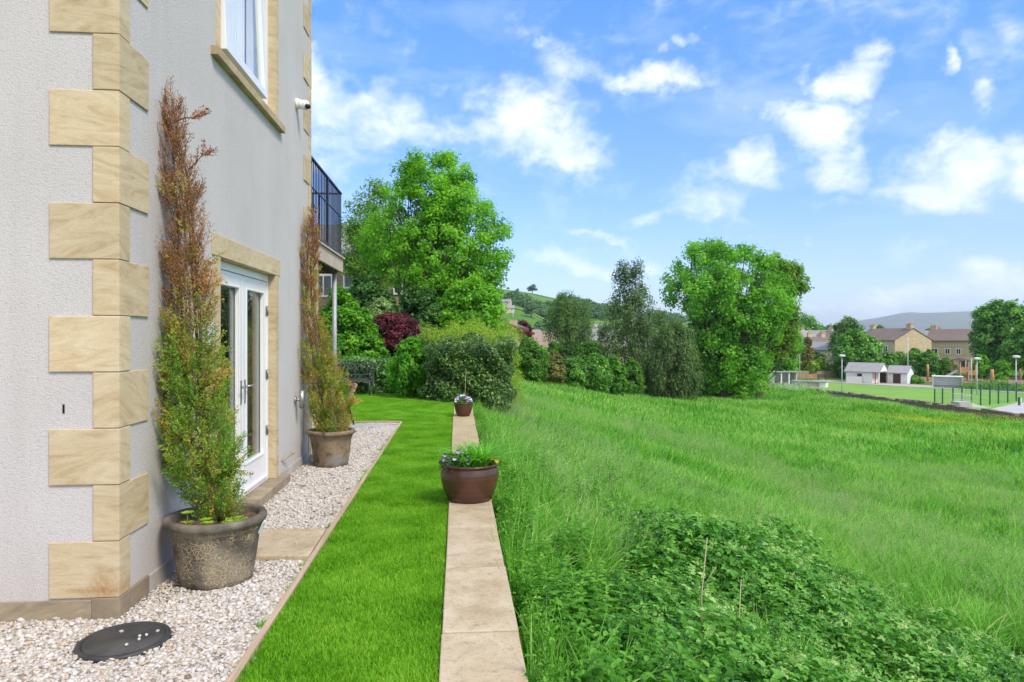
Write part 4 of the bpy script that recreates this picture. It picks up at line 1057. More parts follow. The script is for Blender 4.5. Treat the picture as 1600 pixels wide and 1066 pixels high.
# moss cushion and weeds on the soil of the first pot
cym = leafmat('cypress scales', [(.18, .075, .034), (.25, .115, .05), (.31, .18, .075), (.25, .21, .05), (.17, .20, .035), (.095, .165, .025), (.07, .165, .022), (.12, .22, .04)], .25, .6, spec=.2)
def cypress(name, label, xy, z0, d, axis, halfw, browns, nshoot, seed, side, dens=1.0, cat='conifer', leafl=.022):
    """axis: (v,u) centre line, halfw: (v,px) half widths, browns: (v,colour value) along the height"""
    global rng
    keep = rng; rng = np.random.default_rng(seed)
    root = thing(name, label, cat, (xy[0], xy[1], z0))
    av = sorted((Zv(v, d), (u - 800) / F * d) for v, u in axis); az_ = np.array([a[0] for a in av]); ax_ = np.array([a[1] for a in av])
    hw = sorted((Zv(v, d), p / F * d) for v, p in halfw); hz = np.array([a[0] for a in hw]); hp = np.array([a[1] for a in hw])
    bw = sorted((Zv(v, d), c) for v, c in browns); bz = np.array([a[0] for a in bw]); bc = np.array([a[1] for a in bw])
    ztop = az_[-1]
    def ctr(z):
        p = np.interp(z, az_, ax_) * CAMR + d * CAMF; p[2] = z; return p
    mb = MB()
    for s in range(5):
        a = s * 1.3; pts = []; top = ztop - .05 - .12 * s
        for f in np.linspace(0, 1, 10):
            z = z0 - .03 + (top - z0) * f; w = np.interp(z, hz, hp) * .45 * math.sin(f * 2.6)
            pts.append(ctr(z) + np.array([math.cos(a), math.sin(a), 0]) * w)
        mb.tube(pts, list(np.linspace(.017, .003, 10)), 6, cap=False)
    tw = MB(); LP = []; LN = []; LT = []; LL = []; LR = []
    def spray(p0, dr, length, z_c, brown):
        """one shoot with side twigs of scale leaves"""
        nseg = 5; p = np.array(p0); dr = unit(dr); pts = [p]
        for i in range(nseg):
            dr = unit(dr + np.array([0, 0, .10]) + rng.normal(size=3) * .12); p = p + dr * length / nseg; pts.append(p)
        pl = unit(np.cross(dr, rng.normal(size=3)))
        tw.tube(pts, list(np.linspace(.0032, .0012, nseg + 1)), 3, cap=False)
        for i in range(nseg + 1):
            for s in (-1, 1):
                if rng.random() < .12: continue
                f = i / nseg; sl_ = length * .42 * (1 - .55 * f) * rng.uniform(.6, 1.2)
                sd_ = unit(dr * .85 + pl * s * .75 + rng.normal(size=3) * .2)
                q0 = pts[i]
                if brown: tw.tube([q0, q0 + sd_ * sl_ * .5 + rng.normal(size=3) * .004, q0 + sd_ * sl_ + np.array([0, 0, .012])], [.0019, .0016, .0009], 3, cap=False)
                m_ = max(int(sl_ / .0085 * (.45 if brown else 1.0) * dens), 2)
                for g in np.linspace(.1, 1, m_):
                    for e in (-1, 1):
                        LP.append(q0 + sd_ * sl_ * g + rng.normal(size=3) * .003); LT.append(sd_ + np.cross(sd_, pl) * 0 + unit(np.cross(np.cross(sd_, pl), sd_)) * e * .7 + rng.normal(size=3) * .25)
                        LN.append(np.cross(sd_, pl) + rng.normal(size=3) * .35); LL.append(leafl * rng.uniform(.6, 1.2) * (.62 if brown else 1)); LR.append(z_c + rng.normal() * .055)
    zs = rng.uniform(z0 + .02, ztop - .02, nshoot * 3); w_ = np.interp(zs, hz, hp); kz = rng.random(len(zs)) < (w_ / w_.max()) ** .8; zs = zs[kz][:nshoot]
    for z in zs:
        w = np.interp(z, hz, hp); a = rng.uniform(0, 2 * np.pi); out = np.array([math.cos(a), math.sin(a), 0])
        tone = np.interp(z, bz, bc) + rng.normal() * .15 + .10 * math.sin(z * 9 + a * 2)
        brown = tone < .42
        el = rng.uniform(.7, 1.15) if not brown else rng.uniform(.9, 1.3)
        dr = out * math.cos(el) + np.array([0, 0, math.sin(el)])
        rr = w * math.sqrt(rng.random()) * .72
        spray(ctr(z - .05) + out * rr, dr, rng.uniform(.10, .20) * (1.15 if brown else 1) * min(1, .45 + w * 3), tone, brown)
    for (va, ua, vb, ub, yoff, cnt, tone) in side:
        p0 = W(ua, d, Zv(va, d)); p1 = W(ub, d, Zv(vb, d)); p0 = np.array(p0); p1 = np.array(p1) + CAMF * yoff
        limb(mb, p0, p1, .007, .003, sag=0)
        for i in range(cnt):
            f = rng.uniform(.25, 1); spray(p0 + (p1 - p0) * f, (p1 - p0) / np.linalg.norm(p1 - p0) + rng.normal(size=3) * .6, rng.uniform(.05, .11), tone + rng.normal() * .08 - .2 * (f > .8), False)
    mb.build('trunk', M['barkred'], root, fix=False)
    tw.build('twigs', simple(name + ' twigs', (.15, .072, .036), (.26, .14, .075), 30, .9), root, fix=False)
    LP, LN, LT, LL, LR = map(np.array, (LP, LN, LT, LL, LR))
    V, Fc = leafquads(LP + unit(LT) * LL[:, None] * .5, LN, LL, LL * .36, .05, LT)
    link('foliage', npmesh('scales', V, Fc, np.repeat(np.clip(LR, 0, 1), 4)), cym, root)
    rng = keep; return root
d1 = depth(*POT1); d2 = depth(*POT2)
cypress('potted_cypress', 'tall cypress half dead and brown above in the crackled pot', POT1, .38, d1,
        [(130, 262), (200, 270), (300, 284), (400, 289), (500, 296), (600, 300), (700, 312), (760, 325), (805, 338)],
        [(128, 2), (145, 10), (200, 21), (300, 32), (400, 34), (470, 34), (550, 42), (620, 50), (690, 66), (740, 68), (775, 52), (800, 28), (815, 8)],
        [(130, .06), (380, .10), (440, .20), (490, .38), (540, .62), (620, .70), (680, .80), (760, .80), (815, .70)], 740, 11,
        [(690, 285, 645, 228, -.05, 22, .35), (610, 310, 588, 352, -.03, 12, .45), (760, 330, 725, 374, -.05, 14, .72), (660, 270, 655, 240, .05, 8, .25), (480, 310, 430, 330, .0, 8, .3), (190, 275, 185, 302, 0, 3, .1), (265, 295, 240, 318, 0, 4, .1)])
cypress('potted_cypress', 'leaning cypress with bare brown top in the weathered terracotta pot', POT2, .39, d2,
        [(322, 489), (360, 487), (420, 483), (480, 484), (540, 494), (600, 507), (650, 516), (690, 520)],
        [(320, 1), (335, 7), (370, 13), (430, 15), (480, 15), (530, 20), (580, 33), (620, 40), (650, 36), (672, 28), (690, 12)],
        [(322, .10), (420, .22), (480, .36), (530, .48), (600, .56), (690, .52)], 700, 12,
        [(600, 505, 585, 472, 0, 10, .3), (630, 520, 600, 546, 0, 12, .5), (650, 520, 628, 552, 0, 10, .5), (590, 500, 560, 520, 0, 8, .5)])

def leafset(P, N, T, L, w, name, mat, parent, tone=None):
    V, Fc = leaf6(np.array(P), np.array(N), np.array(T), np.array(L), np.array(w))
    r = np.repeat(rng.random(len(P)) if tone is None else np.array(tone), 6)
    return link(name, npmesh(name, V, Fc, r), mat, parent)
# small weeds in the first pot
x, y = POT1
we = thing('pot_weeds', 'moss and small weed seedlings on the soil of the crackled pot', 'weeds', (x, y, .39))
Pw, Nw, Tw, Lw = [], [], [], []
for (ox, oy, h, nl) in ((-.10, -.22, .10, 8), (.0, -.20, .05, 9), (.03, -.24, .04, 7), (-.10, -.22, .04, 6)):
    for k in range(nl):
        a = k * 2.4; Pw.append((x + ox, y + oy, .395 + h)); Nw.append((math.cos(a) * -.3, math.sin(a) * -.3, 1)); Tw.append((math.cos(a), math.sin(a), .25)); Lw.append(.045)
for k in range(700):
    a = rng.uniform(0, 6.28); r = math.sqrt(rng.random()) * .1; Pw.append((x + .16 + r * math.cos(a) * .8, y - .12 + r * math.sin(a) * 1.1, .40 + .03 * rng.random() - r * .1)); Nw.append(rng.normal(size=3) * .5 + np.array([0, 0, 1])); Tw.append(rng.normal(size=3) + np.array([0, 0, .8])); Lw.append(.018)
leafset(Pw, Nw, Tw, Lw, np.array(Lw) * .4, 'foliage', leafmat('pot weeds', [(.10, .22, .02), (.16, .28, .03), (.25, .27, .05)], .3), we)
b = MB(); b.tube([(x - .10, y - .22, .39), (x - .10, y - .22, .495)], .003, 5); b.build('stem', M['greenmoss'], we)

# glazed bowl on the coping
BWX, BWY = .115, 6.50
bowl = thing('plant_bowl', 'wide brown glazed bowl pot on the coping wall planted with violas', 'plant pot', (BWX, BWY, .05))
b = MB(); b.lathe([(.0, .0), (.195, .0), (.208, .006), (.225, .05), (.25, .11), (.268, .17), (.276, .22), (.277, .255), (.270, .29), (.258, .312), (.256, .320), (.272, .328), (.279, .336), (.279, .346), (.270, .352), (.255, .350), (.245, .335), (.24, .30)], 72, (BWX, BWY, .05), cap=False)
b.build('bowl_body', M['bowl'], bowl, fix=False)
b = MB(); b.lathe([(.242, .30), (.12, .315), (.001, .32)], 40, (BWX, BWY, .05), cap=False); b.build('soil', M['soil'], bowl, fix=False)
# strap leaved plant
gl = leafmat('strap leaves', [(.05, .18, .014), (.08, .25, .022), (.12, .30, .04)], .35, .4)
sp = thing('strap_leaf_plant', 'clump of bright green strap leaves in the glazed bowl', 'plant', (BWX + .06, BWY, .37))
V, Fc, r = blades(240, .22, .17, .31, .028, 1.7, seg=6); V = V + np.array([BWX + .06, BWY - .02, .36]); link('foliage', npmesh('straps', V, Fc, r), gl, sp)
vl = leafmat('viola leaves', [(.025, .085, .014), (.045, .13, .02), (.07, .17, .03)], .3)
pet = {k: simple(k, a, b_, 60, .6) for k, a, b_ in (('deep violet petals', (.035, .012, .07), (.06, .02, .11)), ('white petals', (.72, .70, .76), (.80, .78, .82)), ('lilac petals', (.30, .22, .50), (.42, .34, .62)), ('orange petals', (.62, .28, .02), (.70, .42, .03)), ('yellow petals', (.68, .50, .03), (.75, .60, .05)))}
def petal_disc(mb, c, n, up, L, w, spread, start=0.0, arc=6.28, lift=.002):
    c = Vector(c); n = Vector(n).normalized(); a = (Vector((0, 0, 1)) - n * n.z).normalized(); s = n.cross(a)
    for k in range(spread):
        an = start + arc * k / max(spread, 1); t = a * math.cos(an) + s * math.sin(an); q = n.cross(t)
        mb.add([c + n * lift, c + t * L * .5 + q * w * .5 + n * (lift + .002), c + t * L + q * w * .25 + n * lift, c + t * L - q * w * .25 + n * lift, c + t * L * .5 - q * w * .5 + n * (lift + .002)], [(0, 1, 2, 3, 4)])
def viola(parent, c, n, top, low, eye='yellow petals', s=.019):
    mb = MB(); petal_disc(mb, c, n, None, s, s * .95, 2, -.55, 2.2, .0)
    f = mb.build('flower', pet[top], parent, fix=False)
    mb = MB(); petal_disc(mb, c, n, None, s * .9, s * .9, 3, 1.9, 3.6, .003); mb.build('lower_petals', pet[low], f, fix=False)
    mb = MB(); mb.lathe([(.0035, 0), (.001, .003)], 8, (0, 0, 0)); q = Vector((0, 0, 1)).rotation_difference(Vector(n).normalized()).to_matrix().to_4x4(); mb.v = [Matrix.Translation(Vector(c) + Vector(n).normalized() * .004) @ q @ p for p in mb.v]; mb.build('eye', pet[eye], f)
def viola_mound(name, label, c, rad, h, nleaf, nfl, colours, eyes='yellow petals', fs=.019):
    r = thing(name, label, 'flowers', c); c = Vector(c)
    d_ = sph(nleaf); d_[:, 2] = np.abs(d_[:, 2]); k = rng.random(nleaf) ** .4
    Pp = np.array(c) + d_ * k[:, None] * np.array([rad, rad, h]); leafset(Pp, d_ * .5 + np.array([0, 0, .7]) + rng.normal(size=Pp.shape) * .4, rng.normal(size=Pp.shape), np.full(nleaf, .028), np.full(nleaf, .016), 'foliage', vl, r)
    for i in range(nfl):
        v = Vector((random.uniform(-1, 1), random.uniform(-1, .55), random.uniform(.25, 1))).normalized()
        p = c + Vector((v.x * rad, v.y * rad, v.z * h * 1.08)); n = (v * .5 + Vector((0, -.9, .35))).normalized()
        t_, l_ = random.choice(colours); viola(r, p, n, t_, l_, eyes, fs * random.uniform(.85, 1.15))
    return r
viola_mound('viola_plant', 'mound of dark violet and white violas at left in the glazed bowl', (BWX - .135, BWY - .06, .36), .15, .155, 1100, 26, [('deep violet petals', 'white petals'), ('deep violet petals', 'lilac petals'), ('deep violet petals', 'lilac petals'), ('deep violet petals', 'deep violet petals')])
viola_mound('viola_plant', 'few orange and yellow violas at right edge of the glazed bowl', (BWX + .215, BWY - .09, .37), .045, .07, 90, 4, [('orange petals', 'yellow petals'), ('yellow petals', 'orange petals')], fs=.022)
# small pot
SPX, SPY = .113, 13.26
smallp = thing('plant_pot', 'small brown pot of lilac violas standing far along the coping', 'plant pot', (SPX, SPY, .05))
b = MB(); b.lathe([(0, 0), (.115, 0), (.125, .01), (.15, .08), (.172, .16), (.18, .21), (.178, .235), (.186, .243), (.19, .255), (.184, .262), (.168, .26), (.16, .23)], 48, (SPX, SPY, .05), cap=False); b.build('pot_body', M['bowl'], smallp, fix=False)
b = MB(); b.lathe([(.163, .225), (.08, .235), (.001, .24)], 32, (SPX, SPY, .05), cap=False); b.build('soil', M['soil'], smallp, fix=False)
viola_mound('viola_plant', 'lilac violas filling the small pot near the hedge', (SPX, SPY, .29), .17, .15, 700, 24, [('lilac petals', 'lilac petals'), ('deep violet petals', 'lilac petals'), ('lilac petals', 'white petals')], fs=.027)
b = MB(); b.tube([(SPX + .03, SPY, .28), (SPX + .035, SPY + .01, .60), (SPX + .05, SPY, .92)], [.006, .005, .003], 6)
for z in (.7, .78, .86): b.tube([(SPX + .04, SPY, z), (SPX + .04 + random.uniform(-.05, .05), SPY, z + .05)], .003, 5)
tag(b.build('plant_cane', simple('pale cane', (.30, .30, .14), (.40, .42, .22), 20, .9), None, (SPX + .03, SPY, .28)), 'thin bare stem rising from the small pot', 'stem')

# ================================================================== GARDEN FURNITURE
BD = 18.15
bl, br = W(522, BD), W(581, BD); bc_ = (bl + br) / 2; bw = (br - bl).length / 2
bench = thing('garden_bench', 'dark metal bench with lattice back in front of the low hedge', 'bench', (bc_.x, bc_.y, .012))
Tb = Matrix.Translation(Vector((bc_.x, bc_.y, .012))) @ Matrix.Rotation(-TH, 4, 'Z')
for sx in (-1, 1):
    for yy in (-.25, .22):
        b = MB(Tb); b.tube([(sx * bw, yy, 0), (sx * (bw - .015), yy, .42)], .018, 8); b.build('leg', M['benchgrey'], bench)
    b = MB(Tb); b.tube([(sx * bw, -.25, .42), (sx * bw, -.25, .62), (sx * bw, -.1, .65), (sx * bw, .22, .64)], .015, 8); b.build('armrest', M['benchgrey'], bench)
b = MB(Tb)
for i in range(7): b.box(-bw, bw, -.25 + i * .075, -.2 + i * .075, .40, .415)
b.box(-bw, bw, -.265, -.25, .385, .415); b.build('seat', M['benchgrey'], bench)
b = MB(Tb)
yb2 = .23
for z in (.44, .55, .83): b.box(-bw, bw, yb2, yb2 + .02, z - .014, z + .014)
for xx in (-bw, 0, bw): b.box(xx - .014, xx + .014, yb2 + .001, yb2 + .019, .40, .85)
k = 8
for i in range(k):
    x0 = -bw + 2 * bw * i / k; x1 = -bw + 2 * bw * (i + 1) / k
    b.tube([(x0, yb2 + .008, .56), (x1, yb2 + .008, .82)], .008, 6); b.tube([(x0, yb2 + .014, .82), (x1, yb2 + .014, .56)], .008, 6)
b.build('backrest', M['benchgrey'], bench)
pc = W(541, 12.25); ch = thing('garden_chair', 'folding chair with orange wooden slats behind the leaning cypress', 'chair', (pc.x, pc.y, 0))
Tc = Matrix.Translation(Vector((pc.x, pc.y, 0))) @ Matrix.Rotation(R(102), 4, 'Z')       # local -y is the back: at the right in the picture
for sx in (-.2, .2):
    b = MB(Tc); b.tube([(sx, -.13, 0), (sx * .98, -.02, .42), (sx * .98, -.16, .74)], .014, 8); b.build('leg', M['black'], ch)
    b = MB(Tc); b.tube([(sx * .9, .26, 0), (sx * .9, -.06, .43)], .014, 8); b.build('leg', M['black'], ch)
    b = MB(Tc); b.tube([(sx, -.13, .18), (sx, -.0, .18)], .012, 8); b.build('stretcher', M['black'], ch)
b = MB(Tc)
for i in range(6): b.box(-.21, .21, -.06 + i * .065, -.005 + i * .065, .425, .443)
b.build('seat', M['chairwood'], ch)
b = MB(Tc)
for i in range(4):
    f0 = .15 + i * .22; f1 = f0 + .17
    y0, z0 = -.02 - .14 * f0, .42 + .32 * f0; y1, z1 = -.02 - .14 * f1, .42 + .32 * f1
    b.hexa([(-.22, y0 + .01, z0), (.22, y0 + .01, z0), (.22, y0 - .03, z0), (-.22, y0 - .03, z0)], [(-.22, y1 + .01, z1), (.22, y1 + .01, z1), (.22, y1 - .03, z1), (-.22, y1 - .03, z1)])
b.build('backrest', M['chairwood'], ch)
# ================================================================== GARDEN HEDGES, SHRUBS AND TREES
G = {}
G['ivy'] = leafmat('variegated hedge leaves', [(.010, .032, .008), (.02, .06, .012), (.04, .10, .02), (.075, .145, .032), (.13, .20, .055)], .25, .4, spec=.4)
G['privet'] = leafmat('yellow green privet', [(.06, .13, .014), (.10, .19, .022), (.16, .25, .03), (.24, .30, .06)], .4)
G['ivylow'] = leafmat('ivy leaves', [(.012, .045, .010), (.025, .085, .016), (.045, .13, .025), (.11, .2, .06)], .22, .4, spec=.4)
G['conif'] = leafmat('golden green conifer', [(.018, .08, .005), (.035, .13, .008), (.065, .19, .010), (.11, .25, .015)], .25)
G['maple'] = leafmat('purple maple', [(.022, .006, .012), (.045, .012, .022), (.08, .02, .035), (.14, .035, .05)], .3)
G['apple'] = leafmat('young tree leaves', [(.03, .12, .010), (.06, .19, .016), (.10, .26, .03)], .4)
G['oak'] = leafmat('oak leaves', [(.038, .125, .010), (.072, .205, .014), (.11, .27, .018), (.15, .31, .03)], .44)
G['syc'] = leafmat('ash leaves', [(.034, .12, .012), (.066, .195, .016), (.10, .26, .024), (.14, .31, .045)], .44)
G['bronze'] = leafmat('bronze young leaves', [(.05, .125, .014), (.09, .18, .024), (.13, .235, .045)], .42)
G['olive'] = leafmat('sparse olive leaves', [(.05, .12, .015), (.085, .175, .022), (.12, .23, .035)], .4)
G['dark'] = leafmat('dark shrub leaves', [(.012, .042, .010), (.022, .07, .015), (.04, .10, .022)], .25)
G['silver'] = leafmat('silvery shrub leaves', [(.07, .13, .05), (.12, .19, .08), (.2, .28, .14)], .3)
G['birch'] = leafmat('birch leaves', [(.038, .085, .026), (.062, .125, .038), (.095, .165, .055)], .34)
G['grey'] = leafmat('grey green weeping leaves', [(.034, .072, .024), (.056, .105, .038), (.095, .15, .065)], .32)
G['laurel'] = leafmat('laurel leaves', [(.022, .08, .009), (.042, .135, .014), (.07, .19, .022), (.115, .25, .045)], .34, .35, spec=.45)
G['bushy'] = leafmat('mixed bush leaves', [(.03, .09, .015), (.055, .14, .022), (.09, .20, .035)], .35)
G['brown'] = leafmat('bronze conifer', [(.05, .06, .018), (.085, .095, .028), (.13, .13, .04)], .2)
G['white'] = leafmat('blossom shrub', [(.16, .2, .1), (.34, .38, .26), (.55, .56, .48)], .25)
G['wood'] = leafmat('hill wood leaves', [(.022, .06, .020), (.035, .085, .028), (.055, .115, .036)], .2)

def hedge_box(name, label, x0, x1, y0, y1, z0, z1, leaf, n, L, rough=.12, cat='hedge', tone=None, rot=0.0, topround=.35, deep=.25, asp=.62):
    """clipped hedge: leaves spread through a rounded slab"""
    cx, cy = (x0 + x1) / 2, (y0 + y1) / 2; hx, hy = (x1 - x0) / 2, (y1 - y0) / 2; hz = z1 - z0
    root = thing(name, label, cat, (cx, cy, z0))
    q = sph(n); e = 2.5
    q[:, 2] = np.abs(q[:, 2])
    nn = (np.abs(q[:, 0]) ** e + np.abs(q[:, 1]) ** e + np.abs(q[:, 2]) ** e) ** (1 / e)
    s = q / nn[:, None]
    # resample so that the sides are covered down to the ground
    low = rng.random(n) < .7; s[low, 2] = rng.random(low.sum()) ** .9 * .97
    k = 1 - deep * rng.random(n) ** 1.8
    bump = 1 + rough * (np.sin(s[:, 0] * hx * 5 + s[:, 2] * 4) * np.sin(s[:, 1] * hy * 4 + s[:, 2] * hz * 5 + 1) + .5 * np.sin(s[:, 2] * hz * 11 + s[:, 0] * hx * 9))*.6
    P = np.stack([cx + s[:, 0] * hx * k * bump, cy + s[:, 1] * hy * k * bump, z0 + s[:, 2] * hz * (k * .5 + .5) * (1 + (bump - 1) * .5)], 1)
    N = s * np.array([1 / max(hx, .3), 1 / max(hy, .3), 1]) ; N = unit(N) + np.array([0, 0, .35]) + rng.normal(size=P.shape) * .5
    l = L * rng.uniform(.6, 1.3, n); V, Fc = leafquads(P, N, l, l * asp)
    t = rng.random(n) ** 1.2
    link('foliage', npmesh(name, V, Fc, np.repeat(t, 4)), leaf, root)
    b = MB()
    for i in range(int(max(hx, hy) * 5) + 3):
        px, py = cx + random.uniform(-.8, .8) * hx, cy + random.uniform(-.8, .8) * hy
        b.tube([(px, py, z0 - .1), (px + random.uniform(-.1, .1), py, z0 + hz * .5), (px + random.uniform(-.2, .2), py + random.uniform(-.2, .2), z0 + hz * .85)], [.03, .02, .008], 5, cap=False)
    b.build('stem', M['bark'], root, fix=False)
    return root
hedge_box('hedge', 'dark variegated hedge at the end of the coping wall', -.85, 1.42, 16.25, 18.7, -.25, 1.58, G['ivy'], 52000, .072, .18)
hedge_box('hedge', 'taller loose yellow green hedge behind the dark variegated one', -1.1, 1.72, 17.5, 20.7, -.35, 1.97, G['privet'], 48000, .065, .18, asp=.35)
hedge_box('hedge', 'low ivy covered hedge behind the metal bench', -5.2, -.75, 18.75, 19.7, -.05, 1.02, G['ivylow'], 30000, .085, .10)
rk = MB(); 
for sx, sy, s in ((-.78, 18.25, .16), (-.55, 18.2, .12), (-.32, 18.25, .14)):
    rk.lathe([(s * .8, 0), (s, .06), (s * .9, .13), (s * .5, .18), (.01, .19)], 9, (sx, sy, .0), sy=.7)
tag(rk.build('edging_stones', M['sanddark'], None, (-.55, 18.2, 0)), 'rough stones at the foot of the hedge beside the young tree', 'stones')
tree('young_tree', 'young fruit tree with a slim trunk on the lawn before the hedge', 643, 17.6, .01, [(532, 635, 660), (545, 618, 680), (565, 608, 692), (585, 603, 682), (600, 612, 668), (608, 625, 655)], G['apple'], M['barkpale'],
     nclump=70, nleaf=75, lsize=.12, crad=.17, trunk=.032, limbs=24, asp=.42, droop=.12, trunktop=.85, up=.5)
tree('conifer_bush', 'dense golden green conifer behind the balcony post', 540, 23.0, -.3, [(455, 518, 535), (475, 505, 560), (500, 500, 580), (525, 498, 592), (550, 498, 603), (575, 500, 600)], G['conif'], M['bark'],
     nclump=150, nleaf=230, lsize=.13, crad=.30, trunk=.10, bush=True, limbs=20, cat='conifer', flat=.45, up=.9, asp=.5)
tree('maple_bush', 'rounded purple leaved maple beside the golden green conifer', 618, 24.0, -.3, [(493, 600, 632), (502, 583, 652), (515, 576, 664), (528, 574, 668), (540, 580, 660), (552, 592, 640), (565, 598, 622)], G['maple'], M['bark'],
     nclump=110, nleaf=260, lsize=.13, crad=.28, trunk=.07, limbs=30, flat=.5, up=.9, asp=.4, cat='maple', bush=True)
tree('oak_tree', 'big bright green oak behind the purple maple', 664, 35, -.3,
     [(243, 640, 700), (258, 622, 738), (290, 600, 756), (320, 580, 775), (350, 562, 790), (385, 545, 805), (412, 552, 802), (440, 600, 794), (475, 632, 788), (500, 640, 784), (520, 650, 775)], G['oak'], M['bark'],
     nclump=300, nleaf=175, lsize=.145, crad=.52, trunk=.26, limbs=90, ydepth=.8, shell=.5, asp=.75, trunktop=.75, forkz=.25)
tree('sparse_tree', 'loose olive green tree left of the big oak', 570, 42, -.3,
     [(282, 580, 610), (310, 556, 625), (340, 535, 630), (375, 530, 630), (410, 528, 625), (440, 545, 610), (460, 560, 600)], G['olive'], M['bark'],
     nclump=90, nleaf=120, lsize=.165, crad=.75, trunk=.18, limbs=60, ydepth=.7, forkz=.2)
tree('dark_bush', 'dark green shrub under the loose olive tree', 585, 29, -.3, [(438, 560, 590), (455, 548, 612), (480, 543, 622), (505, 545, 625), (525, 550, 620)], G['dark'], M['bark'], nclump=80, nleaf=160, lsize=.16, crad=.36, trunk=.08, bush=True, limbs=16, cat='shrub')
tree('silver_bush', 'pale silvery green shrub above the purple maple', 598, 26.5, -.3, [(465, 592, 603), (478, 582, 612), (492, 578, 618), (510, 580, 618)], G['silver'], M['bark'], nclump=34, nleaf=70, lsize=.11, crad=.22, trunk=.04, bush=True, limbs=16, cat='shrub')
tree('dark_bush', 'broad dark shrub below the crown of the big oak', 660, 31, -.3, [(455, 640, 670), (470, 622, 700), (490, 615, 730), (510, 618, 760), (530, 625, 770)], G['dark'], M['bark'], nclump=70, nleaf=160, lsize=.17, crad=.42, trunk=.08, bush=True, limbs=16, cat='shrub')
tree('green_bush', 'mid green shrub at the right foot of the big oak', 735, 30, -.3, [(440, 720, 750), (460, 690, 775), (485, 680, 785), (505, 680, 790), (530, 690, 790)], G['oak'], M['bark'], nclump=70, nleaf=180, lsize=.17, crad=.42, trunk=.08, bush=True, limbs=16, cat='shrub')
# ================================================================== BUILDINGS
M['stonehouse'] = m_masonry('brown squared stone', (.26, .19, .12), (.34, .26, .165), (.30, .24, .17))
M['stonebuff'] = m_masonry('buff squared stone', (.38, .29, .18), (.58, .47, .32), (.50, .41, .28))
M['stonepale'] = m_masonry('pale cream stone', (.50, .41, .27), (.55, .46, .32), (.52, .44, .32))
M['dryst'] = m_masonry('dry stone', (.20, .165, .12), (.32, .27, .19), (.13, .11, .08), 1.6)
M['tilebrown'] = m_rooftile('brown roof tile', (.13, .10, .085), (.19, .15, .13))
M['tilegrey'] = m_rooftile('grey roof slate', (.19, .19, .20), (.28, .28, .29))
M['tilered'] = m_rooftile('dark red roof tile', (.11, .05, .04), (.17, .085, .07))
M['tilepink'] = m_rooftile('weathered pinkish roof tile', (.22, .16, .13), (.30, .23, .19))
M['whitewood'] = simple('white painted board', (.66, .66, .67), (.76, .76, .76), 1.5, .6, stretch=(1, 1, 6))
M['wpane'] = simple('dark window pane', (.02, .025, .035), (.05, .06, .08), 1.0, .1, spec=.6)
M['frame'] = simple('white window frame', (.72, .72, .72), (.78, .78, .78), 2, .5)
M['doorblue'] = simple('navy door', (.03, .04, .07), None, 2, .5)
M['pot'] = simple('chimney clay', (.42, .24, .15), (.5, .3, .2), 3, .8)
M['felt'] = simple('grey roofing sheet', (.22, .22, .23), (.31, .31, .32), 2.0, .8, stretch=(6, 1, 1))
M['browndoor'] = simple('brown shed door', (.055, .035, .028), (.085, .055, .045), 4, .7, stretch=(20, 1, 1))
M['red'] = simple('red painted post', (.35, .02, .025), (.42, .04, .04), 3, .5)
M['playwood'] = simple('orange brown play timber', (.34, .17, .075), (.46, .26, .13), 3, .7, stretch=(1, 1, .3))
M['greenpost'] = simple('green coated steel', (.005, .075, .05), (.01, .10, .065), 6, .4)
M['postgrey'] = simple('pale grey lamp post', (.42, .44, .47), (.5, .52, .55), 6, .5)
M['court'] = simple('pale tarmac', (.36, .35, .35), (.44, .43, .43), .6, .9)
M['tealdoor'] = simple('teal painted door', (.25, .52, .48), (.3, .58, .54), 3, .6)

